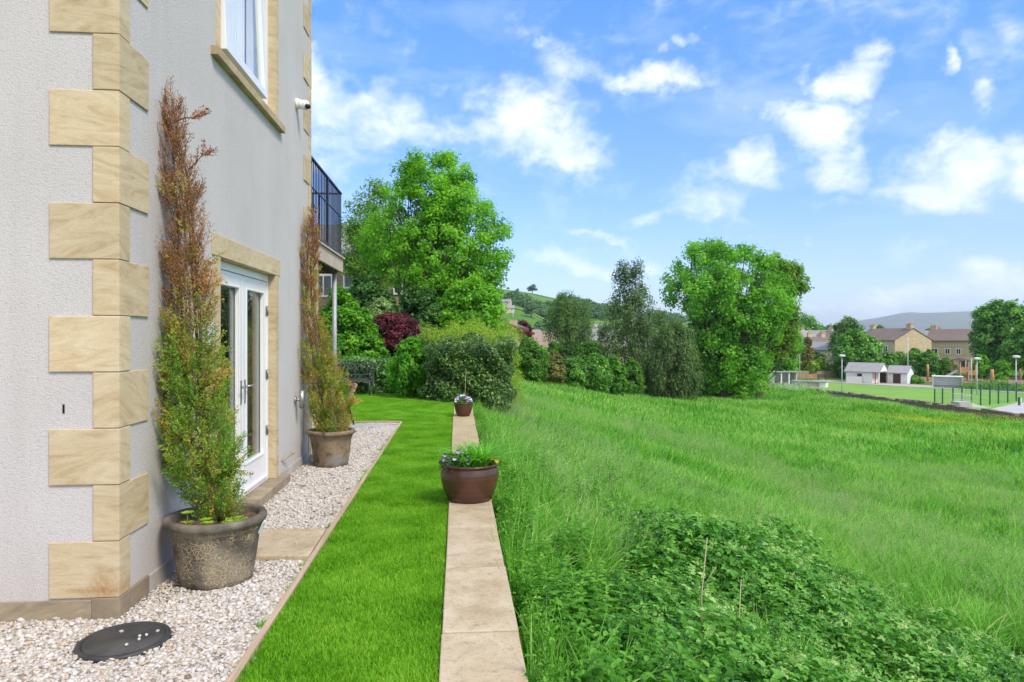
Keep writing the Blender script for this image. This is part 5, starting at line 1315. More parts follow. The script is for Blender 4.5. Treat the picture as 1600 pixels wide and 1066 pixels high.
def gable_house(name, label, u, d, zb, L, D, eh, rh, yaw, wall, roof, wins=(), chims=(), cat='house', group=None, gwins=(), ov=.35, hip=0.0, doors=()):
    """ridge along local x; local -y faces the camera when yaw is 0"""
    c = W(u, d, zb); root = thing(name, label, cat, c, group)
    T = Matrix.Translation(c) @ Matrix.Rotation(-TH + R(yaw), 4, 'Z')
    hx, hy = L / 2, D / 2
    b = MB(T)
    if hip: b.box(-hx, hx, -hy, hy, -1, eh)
    else: b.prism([(-hy, -1), (hy, -1), (hy, eh), (0, rh - .02), (-hy, eh)], (-hx, 0, 0), (0, 1, 0), (0, 0, 1), (1, 0, 0), L)
    b.build('wall', wall, root)
    b = MB(T); t = .12; sl = (rh - eh) / hy; e = ov
    for s in (-1, 1):
        yo = s * (hy + e); zo = eh - sl * e
        xo = hx + .12; xr = hx + .12 - hip
        b.hexa([(-xo, yo, zo), (xo, yo, zo), (xr, 0, rh), (-xr, 0, rh)], [(-xo, yo, zo + t), (xo, yo, zo + t), (xr, 0, rh + t), (-xr, 0, rh + t)])
    if hip:
        for s in (-1, 1):
            xo = s * (hx + .12); xr = s * (hx + .12 - hip)
            b.add([(xo, -hy - e, eh - sl * e + t), (xo, hy + e, eh - sl * e + t), (xr, 0, rh + t)], [(0, 1, 2)])
    b.build('roof', roof, root)
    for w in wins: window(root, T, w, -hy, 0)
    for w in gwins: window(root, T, w, hx if w[4:] == () or w[4] > 0 else -hx, 1 if w[4:] == () or w[4] > 0 else -1)
    for (x, w, h) in doors:
        b = MB(T); b.box(x - w / 2 - .1, x + w / 2 + .1, -hy - .03, -hy + .01, 0, h + .1); fr = b.build('door', M['frame'], root)
        b = MB(T); b.box(x - w / 2, x + w / 2, -hy - .06, -hy - .031, .02, h); b.build('door_leaf', M['doorblue'], fr)
    for (x, y, top, w) in chims:
        b = MB(T); b.box(x - w / 2, x + w / 2, y - w / 2.6, y + w / 2.6, eh, top); b.box(x - w / 2 - .08, x + w / 2 + .08, y - w / 2.6 - .08, y + w / 2.6 + .08, top, top + .14)
        cs = b.build('chimney', wall, root)
        for k in (-1, 1):
            b = MB(T); b.cyl((x + k * w * .22, y, top + .14), (x + k * w * .22, y, top + .6), .13, .10, 10); b.build('chimney_pot', M['pot'], cs)
    return root
def window(root, T, w, face, gable):
    a, z, ww, hh = w[:4]; n = 2 if ww < 1.5 else 4
    def bx(b, a0, a1, z0, z1, o0, o1):
        if gable == 0: b.box(a0, a1, face - o1, face - o0, z0, z1)
        else: b.box(*sorted((face + gable * o0, face + gable * o1)), a0, a1, z0, z1)
    b = MB(T); f = .12
    bx(b, a - ww / 2 - f, a + ww / 2 + f, z - f, z, -.02, .08); bx(b, a - ww / 2 - f, a + ww / 2 + f, z + hh, z + hh + f, -.02, .05)
    bx(b, a - ww / 2 - f, a - ww / 2, z, z + hh, -.02, .05); bx(b, a + ww / 2, a + ww / 2 + f, z, z + hh, -.02, .05)
    for i in range(1, n): bx(b, a - ww / 2 + ww * i / n - .035, a - ww / 2 + ww * i / n + .035, z, z + hh, -.02, .045)
    fr = b.build('window', M['frame'], root)
    b = MB(T); bx(b, a - ww / 2, a + ww / 2, z, z + hh, -.01, .02); b.build('pane', M['wpane'], fr)

# stone house behind the oak
gable_house('stone_house', 'brown stone house half hidden behind the oak and conifer', 588, 48, -.5, 10.5, 7, 7.4, 9.8, 0, M['stonehouse'], M['tilegrey'],
            wins=((-2.75, 4.75, 1.0, 1.25), (-.9, 5.3, .9, .9), (2.4, 4.9, 1.0, 1.2), (.8, 2.0, 1.0, 1.2)))
# gable with dark red roof behind the hedge
hh_ = thing('modern_house', 'stone gabled house with dark red roof beyond the yellow green hedge', 'house', W(786, 62, -2))
c = W(786, 62, -2); T = Matrix.Translation(c) @ Matrix.Rotation(-TH - R(8), 4, 'Z')
b = MB(T); b.box(-3.6, 1.0, 0, 6, -1, 4.2); b.build('wall', M['stonebuff'], hh_)
b = MB(T); b.box(.55, 1.25, -.25, .5, -1, 5.05); b.build('chimney', M['stonebuff'], hh_)
b = MB(T); b.prism([(-3.6, 4.22), (1.0, 4.22), (1.0, 4.5), (-3.6, 6.3)], (0, .05, 0), (1, 0, 0), (0, 0, 1), (0, 1, 0), .06); b.build('gable_window', M['wpane'], hh_)
b = MB(T); b.prism([(-4.2, 6.25), (1.6, 4.05), (1.6, 4.35), (-4.2, 6.65)], (0, -.7, 0), (1, 0, 0), (0, 0, 1), (0, 1, 0), 7.2); b.build('roof', M['tilered'], hh_)
b = MB(T); b.box(.72, .95, -.36, -.25, 2.9, 3.4); b.build('wall_box', M['postgrey'], hh_)
b = MB(T); b.tube([(.9, .1, 5.05), (.9, .1, 5.9)], .03, 6); b.build('aerial', M['postgrey'], hh_)
ZV = -5.06
def zroof(v, d): return Zv(v, d) - ZV
# houses beyond the birches
gable_house('cottage', 'cottage with weathered pinkish roof left of the weeping birch', 846, 112, ZV, 7.5, 7, zroof(541, 112), zroof(518, 112), 12, M['stonepale'], M['tilepink'], wins=((-1.5, 1.8, 1.2, 1.0),), chims=((2.6, 0, zroof(513, 112), .9),))
gable_house('cottage', 'cottage with grey gable roof peeping behind the pinkish roof', 829, 128, ZV, 7, 6.5, zroof(533, 128), zroof(516, 128), 60, M['stonepale'], M['tilegrey'])
gable_house('cottage', 'buff cottage between the weeping birch and the dark birch', 929, 118, ZV, 8, 7, zroof(531, 118), zroof(515, 118), -20, M['stonepale'], M['tilegrey'], wins=((1.2, 2, 1.2, 1.0),))
gable_house('cottage', 'low house showing between trunks behind the grey weeping tree', 1010, 125, ZV, 12, 7, zroof(540, 125), zroof(524, 125), 8, M['stonepale'], M['tilegrey'])
fp = W(868, 82, Zv(562, 82)); fz = fp.z
fe = thing('garden_fence', 'weathered grey board fence panels below the weeping birch', 'fence', (fp.x, fp.y, fz)); T = Matrix.Translation(fp) @ Matrix.Rotation(-TH, 4, 'Z')
for x0, x1, zt in ((-.65, .10, 1.05), (.16, .75, .8)):
    b = MB(T)
    for i in range(6): a = x0 + (x1 - x0) * i / 6; b.box(a + .005, a + (x1 - x0) / 6 - .005, 0, .03, -1.5, zt + .02 * (i % 2))
    b.build('panel', simple('grey fence board', (.26, .22, .19), (.34, .30, .26), 4, .9), fe)
# right hand village
gable_house('village_house', 'detached stone house with brown roof and tall gable behind the bowling green sheds', 1393, 142, ZV, 11, 9, zroof(531, 142), zroof(514, 142), -75, M['stonebuff'], M['tilebrown'],
            wins=((-.6, 3.4, 1.1, 1.3), (-3.4, 3.4, 1.0, 1.3), (.2, .9, 1.9, 1.3), (3.1, 3.4, 1.0, 1.2)), chims=((4.7, 0, zroof(508, 142), 1.1), (-5.0, 0, zroof(509, 142), 1.0)), gwins=((-.5, 1.0, 1.1, .9),))
gable_house('village_house', 'stone house with two rows of white framed windows beside the big dark tree', 1497, 142, ZV, 10.0, 8, zroof(531.5, 142), zroof(515, 142), -42, M['stonebuff'], M['tilebrown'],
            wins=((-3.6, 3.0, 1.2, 1.0), (-1.2, 3.0, .75, 1.0), (.7, 3.0, .7, 1.0), (-3.5, .7, 1.9, 1.1)), doors=((-1.4, .9, 1.9), (1.4, .9, 1.9)), chims=((-4.4, 0, zroof(510, 142), 1.1),))
gable_house('village_house', 'low link house with grey brown roof between the two stone houses', 1447, 152, ZV, 6, 7, zroof(543, 152), zroof(530, 152), 5, M['stonebuff'], M['tilebrown'])
gable_house('village_house', 'distant cream house with grey roof seen between the two stone houses', 1440, 185, ZV, 9, 7, zroof(531, 185), zroof(517, 185), -35, M['stonepale'], M['tilegrey'], chims=((4, 0, zroof(513, 185), 1.0),))
gable_house('bungalow', 'stone bungalow with slate roof and white bay window', 1290, 128, ZV, 6.0, 6.5, zroof(546, 128), zroof(535, 128), -62, M['stonebuff'], M['tilegrey'], gwins=((.2, 2.2, 1.7, .9),))
gable_house('village_house', 'house with hipped brown roof above the bungalow', 1278, 150, ZV, 11, 8, zroof(539, 150), zroof(527, 150), 4, M['stonepale'], M['tilebrown'], chims=((-1.9, 0, zroof(521, 150), .9), (1.1, 0, zroof(521, 150), .9)), hip=3.0)
gable_house('village_house', 'cream walled house with slate roof highest among the rooftops', 1276, 178, ZV, 8, 7, zroof(530, 178), zroof(517, 178), -18, M['stonepale'], M['tilegrey'], chims=((-3.4, 0, zroof(513, 178), .9), (3.4, 0, zroof(514, 178), .9)))
gable_house('village_house', 'pale roofed house half hidden by the ash tree', 1238, 160, ZV, 9, 7, zroof(530, 160), zroof(517, 160), 15, M['stonepale'], M['tilegrey'])
gable_house('village_house', 'small cream gable right of the highest slate roof', 1298, 170, ZV, 5, 6, zroof(528, 170), zroof(518, 170), -50, M['stonepale'], M['tilebrown'], chims=((0, 0, zroof(515, 170), .8),))
# bowling green and its surroundings
pA, pB, pC, pD = atz(1250, 596, ZV), atz(1660, 619, ZV), Vector((44.5, 40, 0)), Vector((44.5, 92, 0))
M['bgreen'] = simple('striped bowling turf', (.13, .27, .03), (.17, .33, .045), .25, .95)
sheet('bowling_green', [(44.2, 46), (pB.x, pB.y), (pA.x, pA.y), (44.2, 92)], ZV + .012, M['bgreen'])
kd = (pB - pA).normalized(); kn = Vector((-kd.y, kd.x, 0)); 
if kn.dot(pA - Vector((44, 70, 0))) < 0: kn = -kn
b = MB()
b.hexa([(*(pA + kn * .05).xy, ZV - .05), (*(pB + kn * .05).xy, ZV - .05), (*(pB + kn * .45).xy, ZV - .05), (*(pA + kn * .45).xy, ZV - .05)], [(*(pA + kn * .05).xy, ZV + .16), (*(pB + kn * .05).xy, ZV + .16), (*(pB + kn * .45).xy, ZV + .16), (*(pA + kn * .45).xy, ZV + .16)])
tag(b.build('green_kerb', simple('pale concrete kerb', (.55, .54, .51), (.62, .61, .58), 1, .9), None, tuple(pA)), 'pale concrete kerb along the far side of the bowling green', 'kerb')
q = [pA + kn * .46, pB + kn * .46, pB + kn * 6, pA + kn * 6]
sheet('path', [(p.x, p.y) for p in q], ZV + .02, simple('buff path', (.34, .28, .21), (.42, .35, .27), .5, .9))
# tarmac court in the right corner
c1 = [atz(1548, 640, ZV), atz(1590, 630, ZV), atz(1700, 628, ZV), atz(1720, 660, ZV), atz(1600, 650, ZV)]
sheet('court_tarmac', [(p.x, p.y) for p in c1], ZV + .03, M['court'])
# play area bark
q = [atz(1400, 596, ZV), atz(1640, 602, ZV), atz(1640, 590, ZV), atz(1400, 590, ZV)]
sheet('play_surface', [(p.x, p.y) for p in q], ZV + .035, simple('reddish bark play surface', (.20, .12, .09), (.28, .18, .14), .5, .95))
# field boundary wall
bw_ = thing('boundary_wall', 'low dry stone wall between the meadow and the bowling green', 'wall', (43.2, 68, ZV))
b = MB(); yy = 40.0
while yy < 94:
    L = random.uniform(.35, .8)
    for lay in range(2): pass
    b.box(43.0 + random.uniform(-.05, .05), 43.5 + random.uniform(-.05, .05), yy, yy + L - .02, ZV - .5, ZV + .62 - .40 * min(max((yy - 48) / 34, 0), 1) + random.uniform(-.13, .13)); yy += L
b.build('stonework', M['dryst'], bw_)
# pavilion
def cabin(name, label, u0, u1, vb, vr, ve, D, yaw=0, porch=False, door=None, win=None):
    d = dz(vb, ZV); p = W((u0 + u1) / 2, d, ZV); L = (u1 - u0) / F * d
    root = thing(name, label, 'shed', p); T = Matrix.Translation(p) @ Matrix.Rotation(-TH + R(yaw), 4, 'Z')
    eh = Zv(ve, d) - ZV; rh = Zv(vr, d) - ZV; hx = L / 2; xw = hx - (.95 if porch else 0)
    b = MB(T); b.prism([(0, -.2), (D, -.2), (D, eh), (D / 2, rh - .03), (0, eh)], (-hx, 0, 0), (0, 1, 0), (0, 0, 1), (1, 0, 0), xw + hx); b.build('wall', M['whitewood'], root)
    b = MB(T); sl = (rh - eh) / (D / 2)
    for s in (0, 1):
        y0 = -.3 if s == 0 else D + .3; z0 = eh - sl * .3
        b.hexa([(-hx - .2, y0, z0), (hx + .15, y0, z0), (hx + .15, D / 2, rh), (-hx - .2, D / 2, rh)], [(-hx - .2, y0, z0 + .07), (hx + .15, y0, z0 + .07), (hx + .15, D / 2, rh + .07), (-hx - .2, D / 2, rh + .07)])
    b.build('roof', M['felt'], root)
    if porch:
        b = MB(T); b.prism([(-.2, eh - .08), (D + .2, eh - .08), (D / 2, rh - .02)], (hx - .02, 0, 0), (0, 1, 0), (0, 0, 1), (1, 0, 0), .08); b.build('gable_board', M['whitewood'], root)
        b = MB(T); b.box(hx - .16, hx, -.1, .06, 0, eh - .05); b.build('porch_post', M['whitewood'], root)
        for xx in (hx - .75, hx - .35):
            b = MB(T); b.box(xx, xx + .1, .5, .6, 0, eh); b.build('porch_post', M['red'], root)
        b = MB(T); b.box(-hx + .1, -hx + L * .5, -.28, -.2, 0, .95); b.build('porch_rail', M['whitewood'], root)
    if win:
        x, z, w_, h_ = win
        b = MB(T); b.box(x - w_ / 2 - .06, x + w_ / 2 + .06, -.05, -.001, z - .06, z + h_ + .06); f = b.build('window', M['frame'], root)
        b = MB(T); b.box(x - w_ / 2, x + w_ / 2, -.075, -.051, z, z + h_); b.build('pane', M['wpane'], f)
    for x, w_, h_ in door or ():
        b = MB(T); b.box(x - w_ / 2, x + w_ / 2, -.05, -.001, .02, h_); b.build('door', M['browndoor'], root)
    return root, T, hx, D, eh
cabin('pavilion', 'white bowling pavilion with grey roof and open porch gable', 1323, 1372, 599, 568, 579.5, 3.4, -45, True, None, (-.35, .75, .65, .6))
cabin('garden_shed', 'white shed with brown doors right of the pavilion', 1388, 1416, 599.5, 572.5, 581.5, 3.0, -45, False, ((-.05, .95, 1.35),))
r_, T, hx, D_, eh_ = cabin('garden_shed', 'narrow brown doored lean-to between pavilion and white shed', 1372, 1387, 598.0, 579, 581, 2.0, -45, False, ((0, .8, 1.35),))
# open shelter left
def shelter(name, label, u0, u1, vb, vt, D, bays, back, yaw=0):
    d = dz(vb, ZV); p = W((u0 + u1) / 2, d, ZV); L = (u1 - u0) / F * d; h = Zv(vt, d) - ZV
    root = thing(name, label, 'shelter', p); T = Matrix.Translation(p) @ Matrix.Rotation(-TH + R(yaw), 4, 'Z')
    b = MB(T); b.box(-L / 2, L / 2, D - .06, D, 0, h); b.build('back_wall', back, root)
    for x in (-L / 2, L / 2 - .06):
        b = MB(T); b.box(x, x + .06, 0, D - .06, 0, h); b.build('side_wall', M['whitewood'], root)
    for i in range(1, bays):
        x = -L / 2 + L * i / bays; b = MB(T); b.box(x - .07, x + .07, -.02, .1, 0, h); b.build('post', M['whitewood'], root)
    b = MB(T); b.box(-L / 2 - .1, L / 2 + .1, -.15, D + .1, h + .002, h + .09); b.build('roof', M['felt'] if bays == 3 else M['whitewood'], root)
    b = MB(T); b.box(-L / 2 + .1, L / 2 - .1, D - .5, D - .1, .4, .46); b.build('seat', M['playwood'] if bays == 3 else M['whitewood'], root)
    return root
shelter('spectator_shelter', 'white open fronted shelter with benches at the ash tree foot', 1209, 1245, 600.5, 582, 1.5, 3, M['postgrey'])
shelter('spectator_shelter', 'long white framed glazed shelter beside the play area', 1461, 1500, 607, 589, 1.2, 1, simple('pale blue panel', (.58, .66, .70), (.68, .74, .78), 2, .4), -30)
d = 89; p = W(1263, d, ZV); L = 50 / F * d
lb = thing('store_box', 'long low white store with flat grey lid by the field wall', 'store', p); T = Matrix.Translation(p) @ Matrix.Rotation(-TH - R(36), 4, 'Z')
b = MB(T); b.box(-L / 2, L / 2, 0, 1.6, -.1, .66); b.build('body', M['whitewood'], lb); b = MB(T); b.box(-L / 2 - .12, L / 2 + .1, -.12, 1.7, .662, .76); b.build('lid', M['felt'], lb)
b = MB(T); b.box(-L / 2 + .05, L / 2 - .75, -.03, -.001, .05, .6); b.build('front_panel', simple('drab board', (.30, .27, .23), (.38, .35, .30), 3, .9), lb)
# terrace lawn and its stone wall
ta, tb2 = atz(1180, 592.5, ZV), atz(1322, 590, ZV)
tw_ = thing('terrace_wall', 'brown stone wall holding the upper lawn behind the shelter', 'wall', ta)
dr = (tb2 - ta).normalized(); nr = Vector((-dr.y, dr.x, 0)); nr = nr if nr.y > 0 else -nr
hT = 1.05
b = MB(); q0 = [ta, tb2, tb2 + nr * .4, ta + nr * .4]; b.hexa([(x.x, x.y, ZV - .2) for x in q0], [(x.x, x.y, ZV + hT) for x in q0]); b.build('stonework', M['stonehouse'], tw_)
q = [ta + nr * .4, tb2 + nr * .4, tb2 + nr * 26, ta + nr * 26]
sheet('upper_lawn', [(p.x, p.y) for p in q], ZV + hT - .05, simple('upper lawn turf', (.08, .22, .02), (.11, .27, .03), .3, .95))
# park benches by that wall
for (u, lab, mt) in ((1268, 'pale wooden bench against the terrace wall', 'playwood'), (1285, 'dark wooden bench against the terrace wall', 'browndoor')):
    d = dz(594.5, ZV); p = W(u, d, ZV); r = thing('park_bench', lab, 'bench', p); T = Matrix.Translation(p) @ Matrix.Rotation(-TH, 4, 'Z')
    b = MB(T)
    for i in range(3): b.box(-.65, .65, -.2 + i * .15, -.08 + i * .15, .4, .44)
    b.build('seat', M[mt], r); b = MB(T)
    for i in range(3): b.box(-.65, .65, .28, .31, .5 + i * .14, .61 + i * .14)
    b.build('backrest', M[mt], r)
    for sx in (-.6, .55):
        b = MB(T); b.box(sx, sx + .06, -.2, -.14, 0, .6); b.box(sx, sx + .06, .22, .28, 0, .9); b.build('leg', M[mt], r)
# lamp posts
def lamp(u, vb, vt, label, z=ZV, r=.06, head=True, d=None):
    d = d or dz(vb, z); p = W(u, d, z); h = Zv(vt, d) - z
    root = thing('lamp_post', label, 'lamp post', p, None); T = Matrix.Translation(p) @ Matrix.Rotation(-TH, 4, 'Z')
    b = MB(T); b.cyl((0, 0, -.1), (0, 0, h), r, r * .8, 10); b.build('pole', M['postgrey'], root)
    if head:
        b = MB(T); b.hexa([(-.28, -.25, h), (.28, -.25, h), (.28, .12, h + .05), (-.28, .12, h + .05)], [(-.28, -.3, h + .18), (.28, -.3, h + .18), (.28, .1, h + .24), (-.28, .1, h + .24)]); hd = b.build('lamp_head', M['frame'], root)
        b = MB(T); b.box(-.2, .2, -.32, -.29, h + .03, h + .15); b.build('lens', M['postgrey'], hd)
    return root
lamp(1315.5, 613, 557.5, 'floodlight post left in front of the pavilion')
lamp(1418.5, 599, 527, 'tall thin pole rising behind the white shed', d=102, head=False, r=.07)
lamp(1518, 606, 560, 'slim headless pole before the play tower', head=False, r=.055)
lamp(1526.5, 617, 562, 'floodlight post right of the play tower')
lamp(1587.5, 622, 559, 'floodlight post at the right under the big dark tree')
lamp(1249.5, 593, 553, 'thin pale pole on the upper lawn before the bronze conifer', head=False, r=.06, d=100)
lamp(1214.5, 596, 555, 'thin lamp pole behind the open fronted shelter', r=.05, d=101)
# green mesh fence
gf = thing('mesh_fence', 'green post and wire mesh fence round the court corner', 'fence', atz(1503, 634, ZV))
posts = [(1460.5, 630, 608), (1472.7, 631.5, 607), (1489, 633, 606), (1503, 634, 605), (1518, 634.5, 603.5), (1532.3, 634, 602), (1546.7, 633, 601), (1560, 631.5, 600), (1574.7, 629.5, 599), (1588, 627, 597.5), (1602, 625, 596.5)]
pp = []
for u, vb, vt in posts:
    d = dz(vb, ZV); p = W(u, d, ZV); h = Zv(vt, d) - ZV; pp.append((p, h))
    b = MB(); b.box(p.x - .045, p.x + .045, p.y - .045, p.y + .045, ZV - .1, ZV + h); b.build('post', M['greenpost'], gf)
b = MB()
for (p0, h0), (p1, h1) in zip(pp[:-1], pp[1:]):
    n = max(int((p1 - p0).length / .2), 3)
    for i in range(n):
        q = p0.lerp(p1, i / n); hq = h0 + (h1 - h0) * i / n; b.tube([q + Vector((0, 0, .05)), q + Vector((0, 0, hq - .05))], .004, 3, cap=False)
    for k in range(1, 9): b.tube([p0 + Vector((0, 0, h0 * k / 9)), p1 + Vector((0, 0, h1 * k / 9))], .004, 3, cap=False)
b.build('mesh_panel', M['greenpost'], gf, fix=False)
sp_ = thing('short_post', 'short green post at the edge of the tarmac court', 'post', atz(1592.5, 634, ZV)); p = atz(1592.5, 634, ZV)
b = MB(); b.box(p.x - .07, p.x + .07, p.y - .07, p.y + .07, ZV, ZV + .8); b.build('shaft', M['greenpost'], sp_); b = MB(); b.box(p.x + .08, p.x + .16, p.y - .09, p.y - .02, ZV + .35, ZV + .75); b.build('plate', M['frame'], sp_)
# skate ramp
d = dz(637, ZV); p = W(1521, d, ZV); sk = thing('skate_ramp', 'grey skate ramp with railing beside the court', 'ramp', p); T = Matrix.Translation(p) @ Matrix.Rotation(-TH - R(8), 4, 'Z')
b = MB(T); b.box(-1.2, -.1, 0, 1.6, 0, .45); b.build('platform', M['court'], sk)
b = MB(T); b.prism([(-.1, 0), (1.6, 0), (1.0, .08), (.4, .24), (-.1, .452)], (0, 0, 0), (1, 0, 0), (0, 0, 1), (0, 1, 0), 1.6); b.build('ramp', simple('pale ramp sheet', (.5, .5, .5), (.58, .58, .57), 2, .5), sk)
b = MB(T)
for yy in (0.02, 1.58):
    for i in range(14): x = -1.19 + i * .085; b.tube([(x, yy, .45), (x, yy, 1.15)], .008, 4, cap=False)
    b.tube([(-1.2, yy, 1.15), (-.08, yy, 1.15)], .022, 6); b.tube([(-1.2, yy, .6), (-.08, yy, .6)], .015, 6)
b.build('railing', M['postgrey'], sk, fix=False)
# play tower
d = 101; p = W(1508, d, ZV); pt = thing('play_tower', 'wooden climbing tower with shelter roof and slide', 'play equipment', p); T = Matrix.Translation(p) @ Matrix.Rotation(-TH + R(12), 4, 'Z')
for x in (-1.6, -.2, 1.1):
    for y in (-.7, .7):
        b = MB(T); b.box(x - .09, x + .09, y - .09, y + .09, 0, 3.1 if x < .5 else 2.4); b.build('post', M['playwood'], pt)
b = MB(T); b.box(-1.68, -.12, -.78, .78, 1.35, 1.45); b.box(-.1, 1.18, -.78, .78, .9, 1.0); b.build('deck', M['playwood'], pt)
b = MB(T); b.add([(-1.95, -1, 3.05), (.1, -1, 3.05), (.1, 1, 3.05), (-1.95, 1, 3.05), (-.95, 0, 3.45)], [(3, 2, 1, 0), (0, 1, 4), (1, 2, 4), (2, 3, 4), (3, 0, 4)]); b.build('roof', M['browndoor'], pt)
b = MB(T)
for i in range(7): b.box(-1.5 + i * .2, -1.38 + i * .2, -.8, -.76, 1.46, 2.1)
for i in range(6): b.box(-.1 + i * .2, .02 + i * .2, -.8, -.76, 1.01, 1.6)
b.build('panel', M['playwood'], pt)
b = MB(T); b.hexa([(-1.7, -.5, 1.45), (-1.7, .1, 1.45), (-4.6, .1, .25), (-4.6, -.5, .25)], [(-1.7, -.5, 1.55), (-1.7, .1, 1.55), (-4.6, .1, .35), (-4.6, -.5, .35)]); b.box(-1.7, -1.66, -.5, .1, 1.55, 1.9)
b.hexa([(-1.7, -.58, 1.5), (-1.7, -.51, 1.5), (-4.6, -.51, .3), (-4.6, -.58, .3)], [(-1.7, -.58, 1.85), (-1.7, -.51, 1.85), (-4.6, -.51, .62), (-4.6, -.58, .62)]); b.build('slide', M['metal'], pt)
for (u, v0, v1, lab) in ((1449.5, 596, 569, 'single upright timber post left of the slide'), (1550, 599, 577, 'broad carved timber post right of the play tower'), (1594, 594, 576, 'timber frame post at the right of the play area')):
    d = dz(v0, ZV); p = W(u, d, ZV); h = Zv(v1, d) - ZV
    o = MB(); o.tube([(p.x, p.y, ZV - .1), (p.x + .03, p.y, ZV + h * .5), (p.x, p.y, ZV + h)], [.16, .15, .14] if u != 1550 else [.3, .25, .2], 8); tag(o.build('play_post', M['playwood'], None, p), lab, 'post')
# ================================================================== FIELD EDGE TREES AND DISTANT PLANTING
def tz(u, d):
    p = W(u, d); return float(terr(p.x, p.y)) if p.x < 43 and p.y < 100 else ZV
tree('ash_tree', 'large spreading bright green ash at the field edge', 1128, 64, tz(1128, 64),
     [(379, 1095, 1165), (392, 1060, 1185), (412, 1040, 1212), (440, 1028, 1236), (465, 1036, 1242), (490, 1058, 1238), (515, 1072, 1225), (540, 1076, 1212), (565, 1080, 1208), (590, 1080, 1205), (612, 1088, 1195)], G['syc'], M['bark'],
     nclump=250, nleaf=185, lsize=.265, crad=.92, trunk=.5, limbs=90, ydepth=.75, shell=.45, asp=.7, forkz=.2, trunktop=.75)
tree('ash_tree', 'sparser bronze tinged tree reaching out right of the large ash', 1185, 67, tz(1185, 67),
     [(400, 1195, 1222), (412, 1188, 1245), (428, 1195, 1262), (445, 1200, 1262), (465, 1195, 1250), (490, 1190, 1245), (515, 1195, 1248), (535, 1195, 1245), (560, 1190, 1228)], G['bronze'], M['bark'],
     nclump=95, nleaf=160, lsize=.28, crad=.75, trunk=.3, limbs=60, ydepth=.6, forkz=.3, shell=.6)
tree('green_tree', 'leafy green tree behind the shelter at the right of the ash', 1222, 99, ZV,
     [(505, 1208, 1238), (520, 1205, 1250), (540, 1204, 1256), (560, 1205, 1254), (575, 1208, 1240), (584, 1210, 1225)], G['syc'], M['bark'], nclump=80, nleaf=150, lsize=.36, crad=.8, trunk=.22, limbs=20)
tree('dark_birch', 'tall dark leaved birch left of the large ash', 990, 62, tz(990, 62),
     [(404, 972, 1008), (420, 962, 1016), (440, 958, 1016), (460, 955, 1024), (480, 942, 1038), (505, 930, 1050), (530, 932, 1052), (555, 940, 1052), (580, 948, 1050), (600, 960, 1045)], G['grey'], M['barkpale'],
     nclump=150, nleaf=120, lsize=.27, crad=.60, trunk=.22, limbs=70, ydepth=.8, droop=1.1, asp=.4, shell=.5)
tree('weeping_tree', 'grey green weeping tree drooping to the grass before the ash', 1050, 57, tz(1050, 57),
     [(505, 1040, 1062), (515, 1025, 1078), (530, 1012, 1088), (550, 1005, 1092), (570, 1000, 1095), (590, 1000, 1095), (608, 1005, 1090)], G['grey'], M['barkpale'],
     nclump=130, nleaf=150, lsize=.24, crad=.55, trunk=.15, limbs=40, droop=1.0, asp=.4, cat='tree')
tree('weeping_birch', 'slender weeping birch with pale trunk among the cottages', 888, 80, tz(888, 80) - .5,
     [(455, 872, 898), (470, 860, 920), (490, 853, 926), (510, 850, 930), (530, 850, 930), (545, 855, 925)], G['birch'], M['barkpale'],
     nclump=110, nleaf=140, lsize=.27, crad=.6, trunk=.17, limbs=70, droop=1.5, asp=.35, shell=.6, ydepth=.7)
tree('purple_tree', 'dark purple tree beside the red roofed house', 817, 72, -3, [(505, 812, 822), (515, 808, 830), (527, 808, 832), (540, 812, 832)], G['maple'], M['bark'], nclump=45, nleaf=120, lsize=.26, crad=.42, trunk=.1, limbs=10)
hb = [
 ('rounded light green bush nearest the yellow green hedge', 830, 43, (535, 590), (806, 858), 'bushy'), ('bushy olive shrub in the field hedgerow beside the fence panels', 862, 46, (552, 596), (845, 884), 'brown'),
 ('dark glossy laurel bush at the left of the clipped group', 897, 49, (555, 606), (878, 918), 'laurel'), ('broad bright laurel bush in the middle of the clipped group', 926, 51, (556, 611), (904, 955), 'laurel'),
 ('laurel bush at the right of the clipped group', 956, 53, (557, 610), (938, 978), 'laurel'), ('mixed green bush under the dark birch', 985, 55, (565, 612), (965, 1008), 'bushy'),
 ('low green bush at the foot of the weeping tree', 1022, 60, (575, 614), (1002, 1045), 'laurel'), ('round topped olive shrub below the weeping birch', 863, 74, (535, 568), (853, 877), 'bushy'),
 ('dark round shrub right of the fence panels', 882, 74, (540, 570), (870, 895), 'dark'), ('light leaved shrub with white blossom behind the hedgerow', 838, 62, (540, 572), (815, 858), 'silver'),
 ('loose green bush between birch and laurel group', 920, 70, (535, 580), (895, 950), 'bushy'), ('tall green shrub left behind the hedgerow', 822, 55, (525, 570), (806, 838), 'bushy'),
 ('shady bush between weeping tree and ash', 1085, 63, (560, 614), (1068, 1105), 'dark')]
for lab, u, d, (v0, v1), (u0, u1), g in hb:
    tree('hedgerow_bush', lab, u, d, Zv(v1, d) - .5, dome_env(u0, u1, v0, v1 + 4), G[g], M['bark'], nclump=60, nleaf=130, lsize=.17 * d / 50, crad=(u1 - u0) / F * d * .16, trunk=.07, bush=True, limbs=8, cat='bush', flat=.8, lshell=.25)
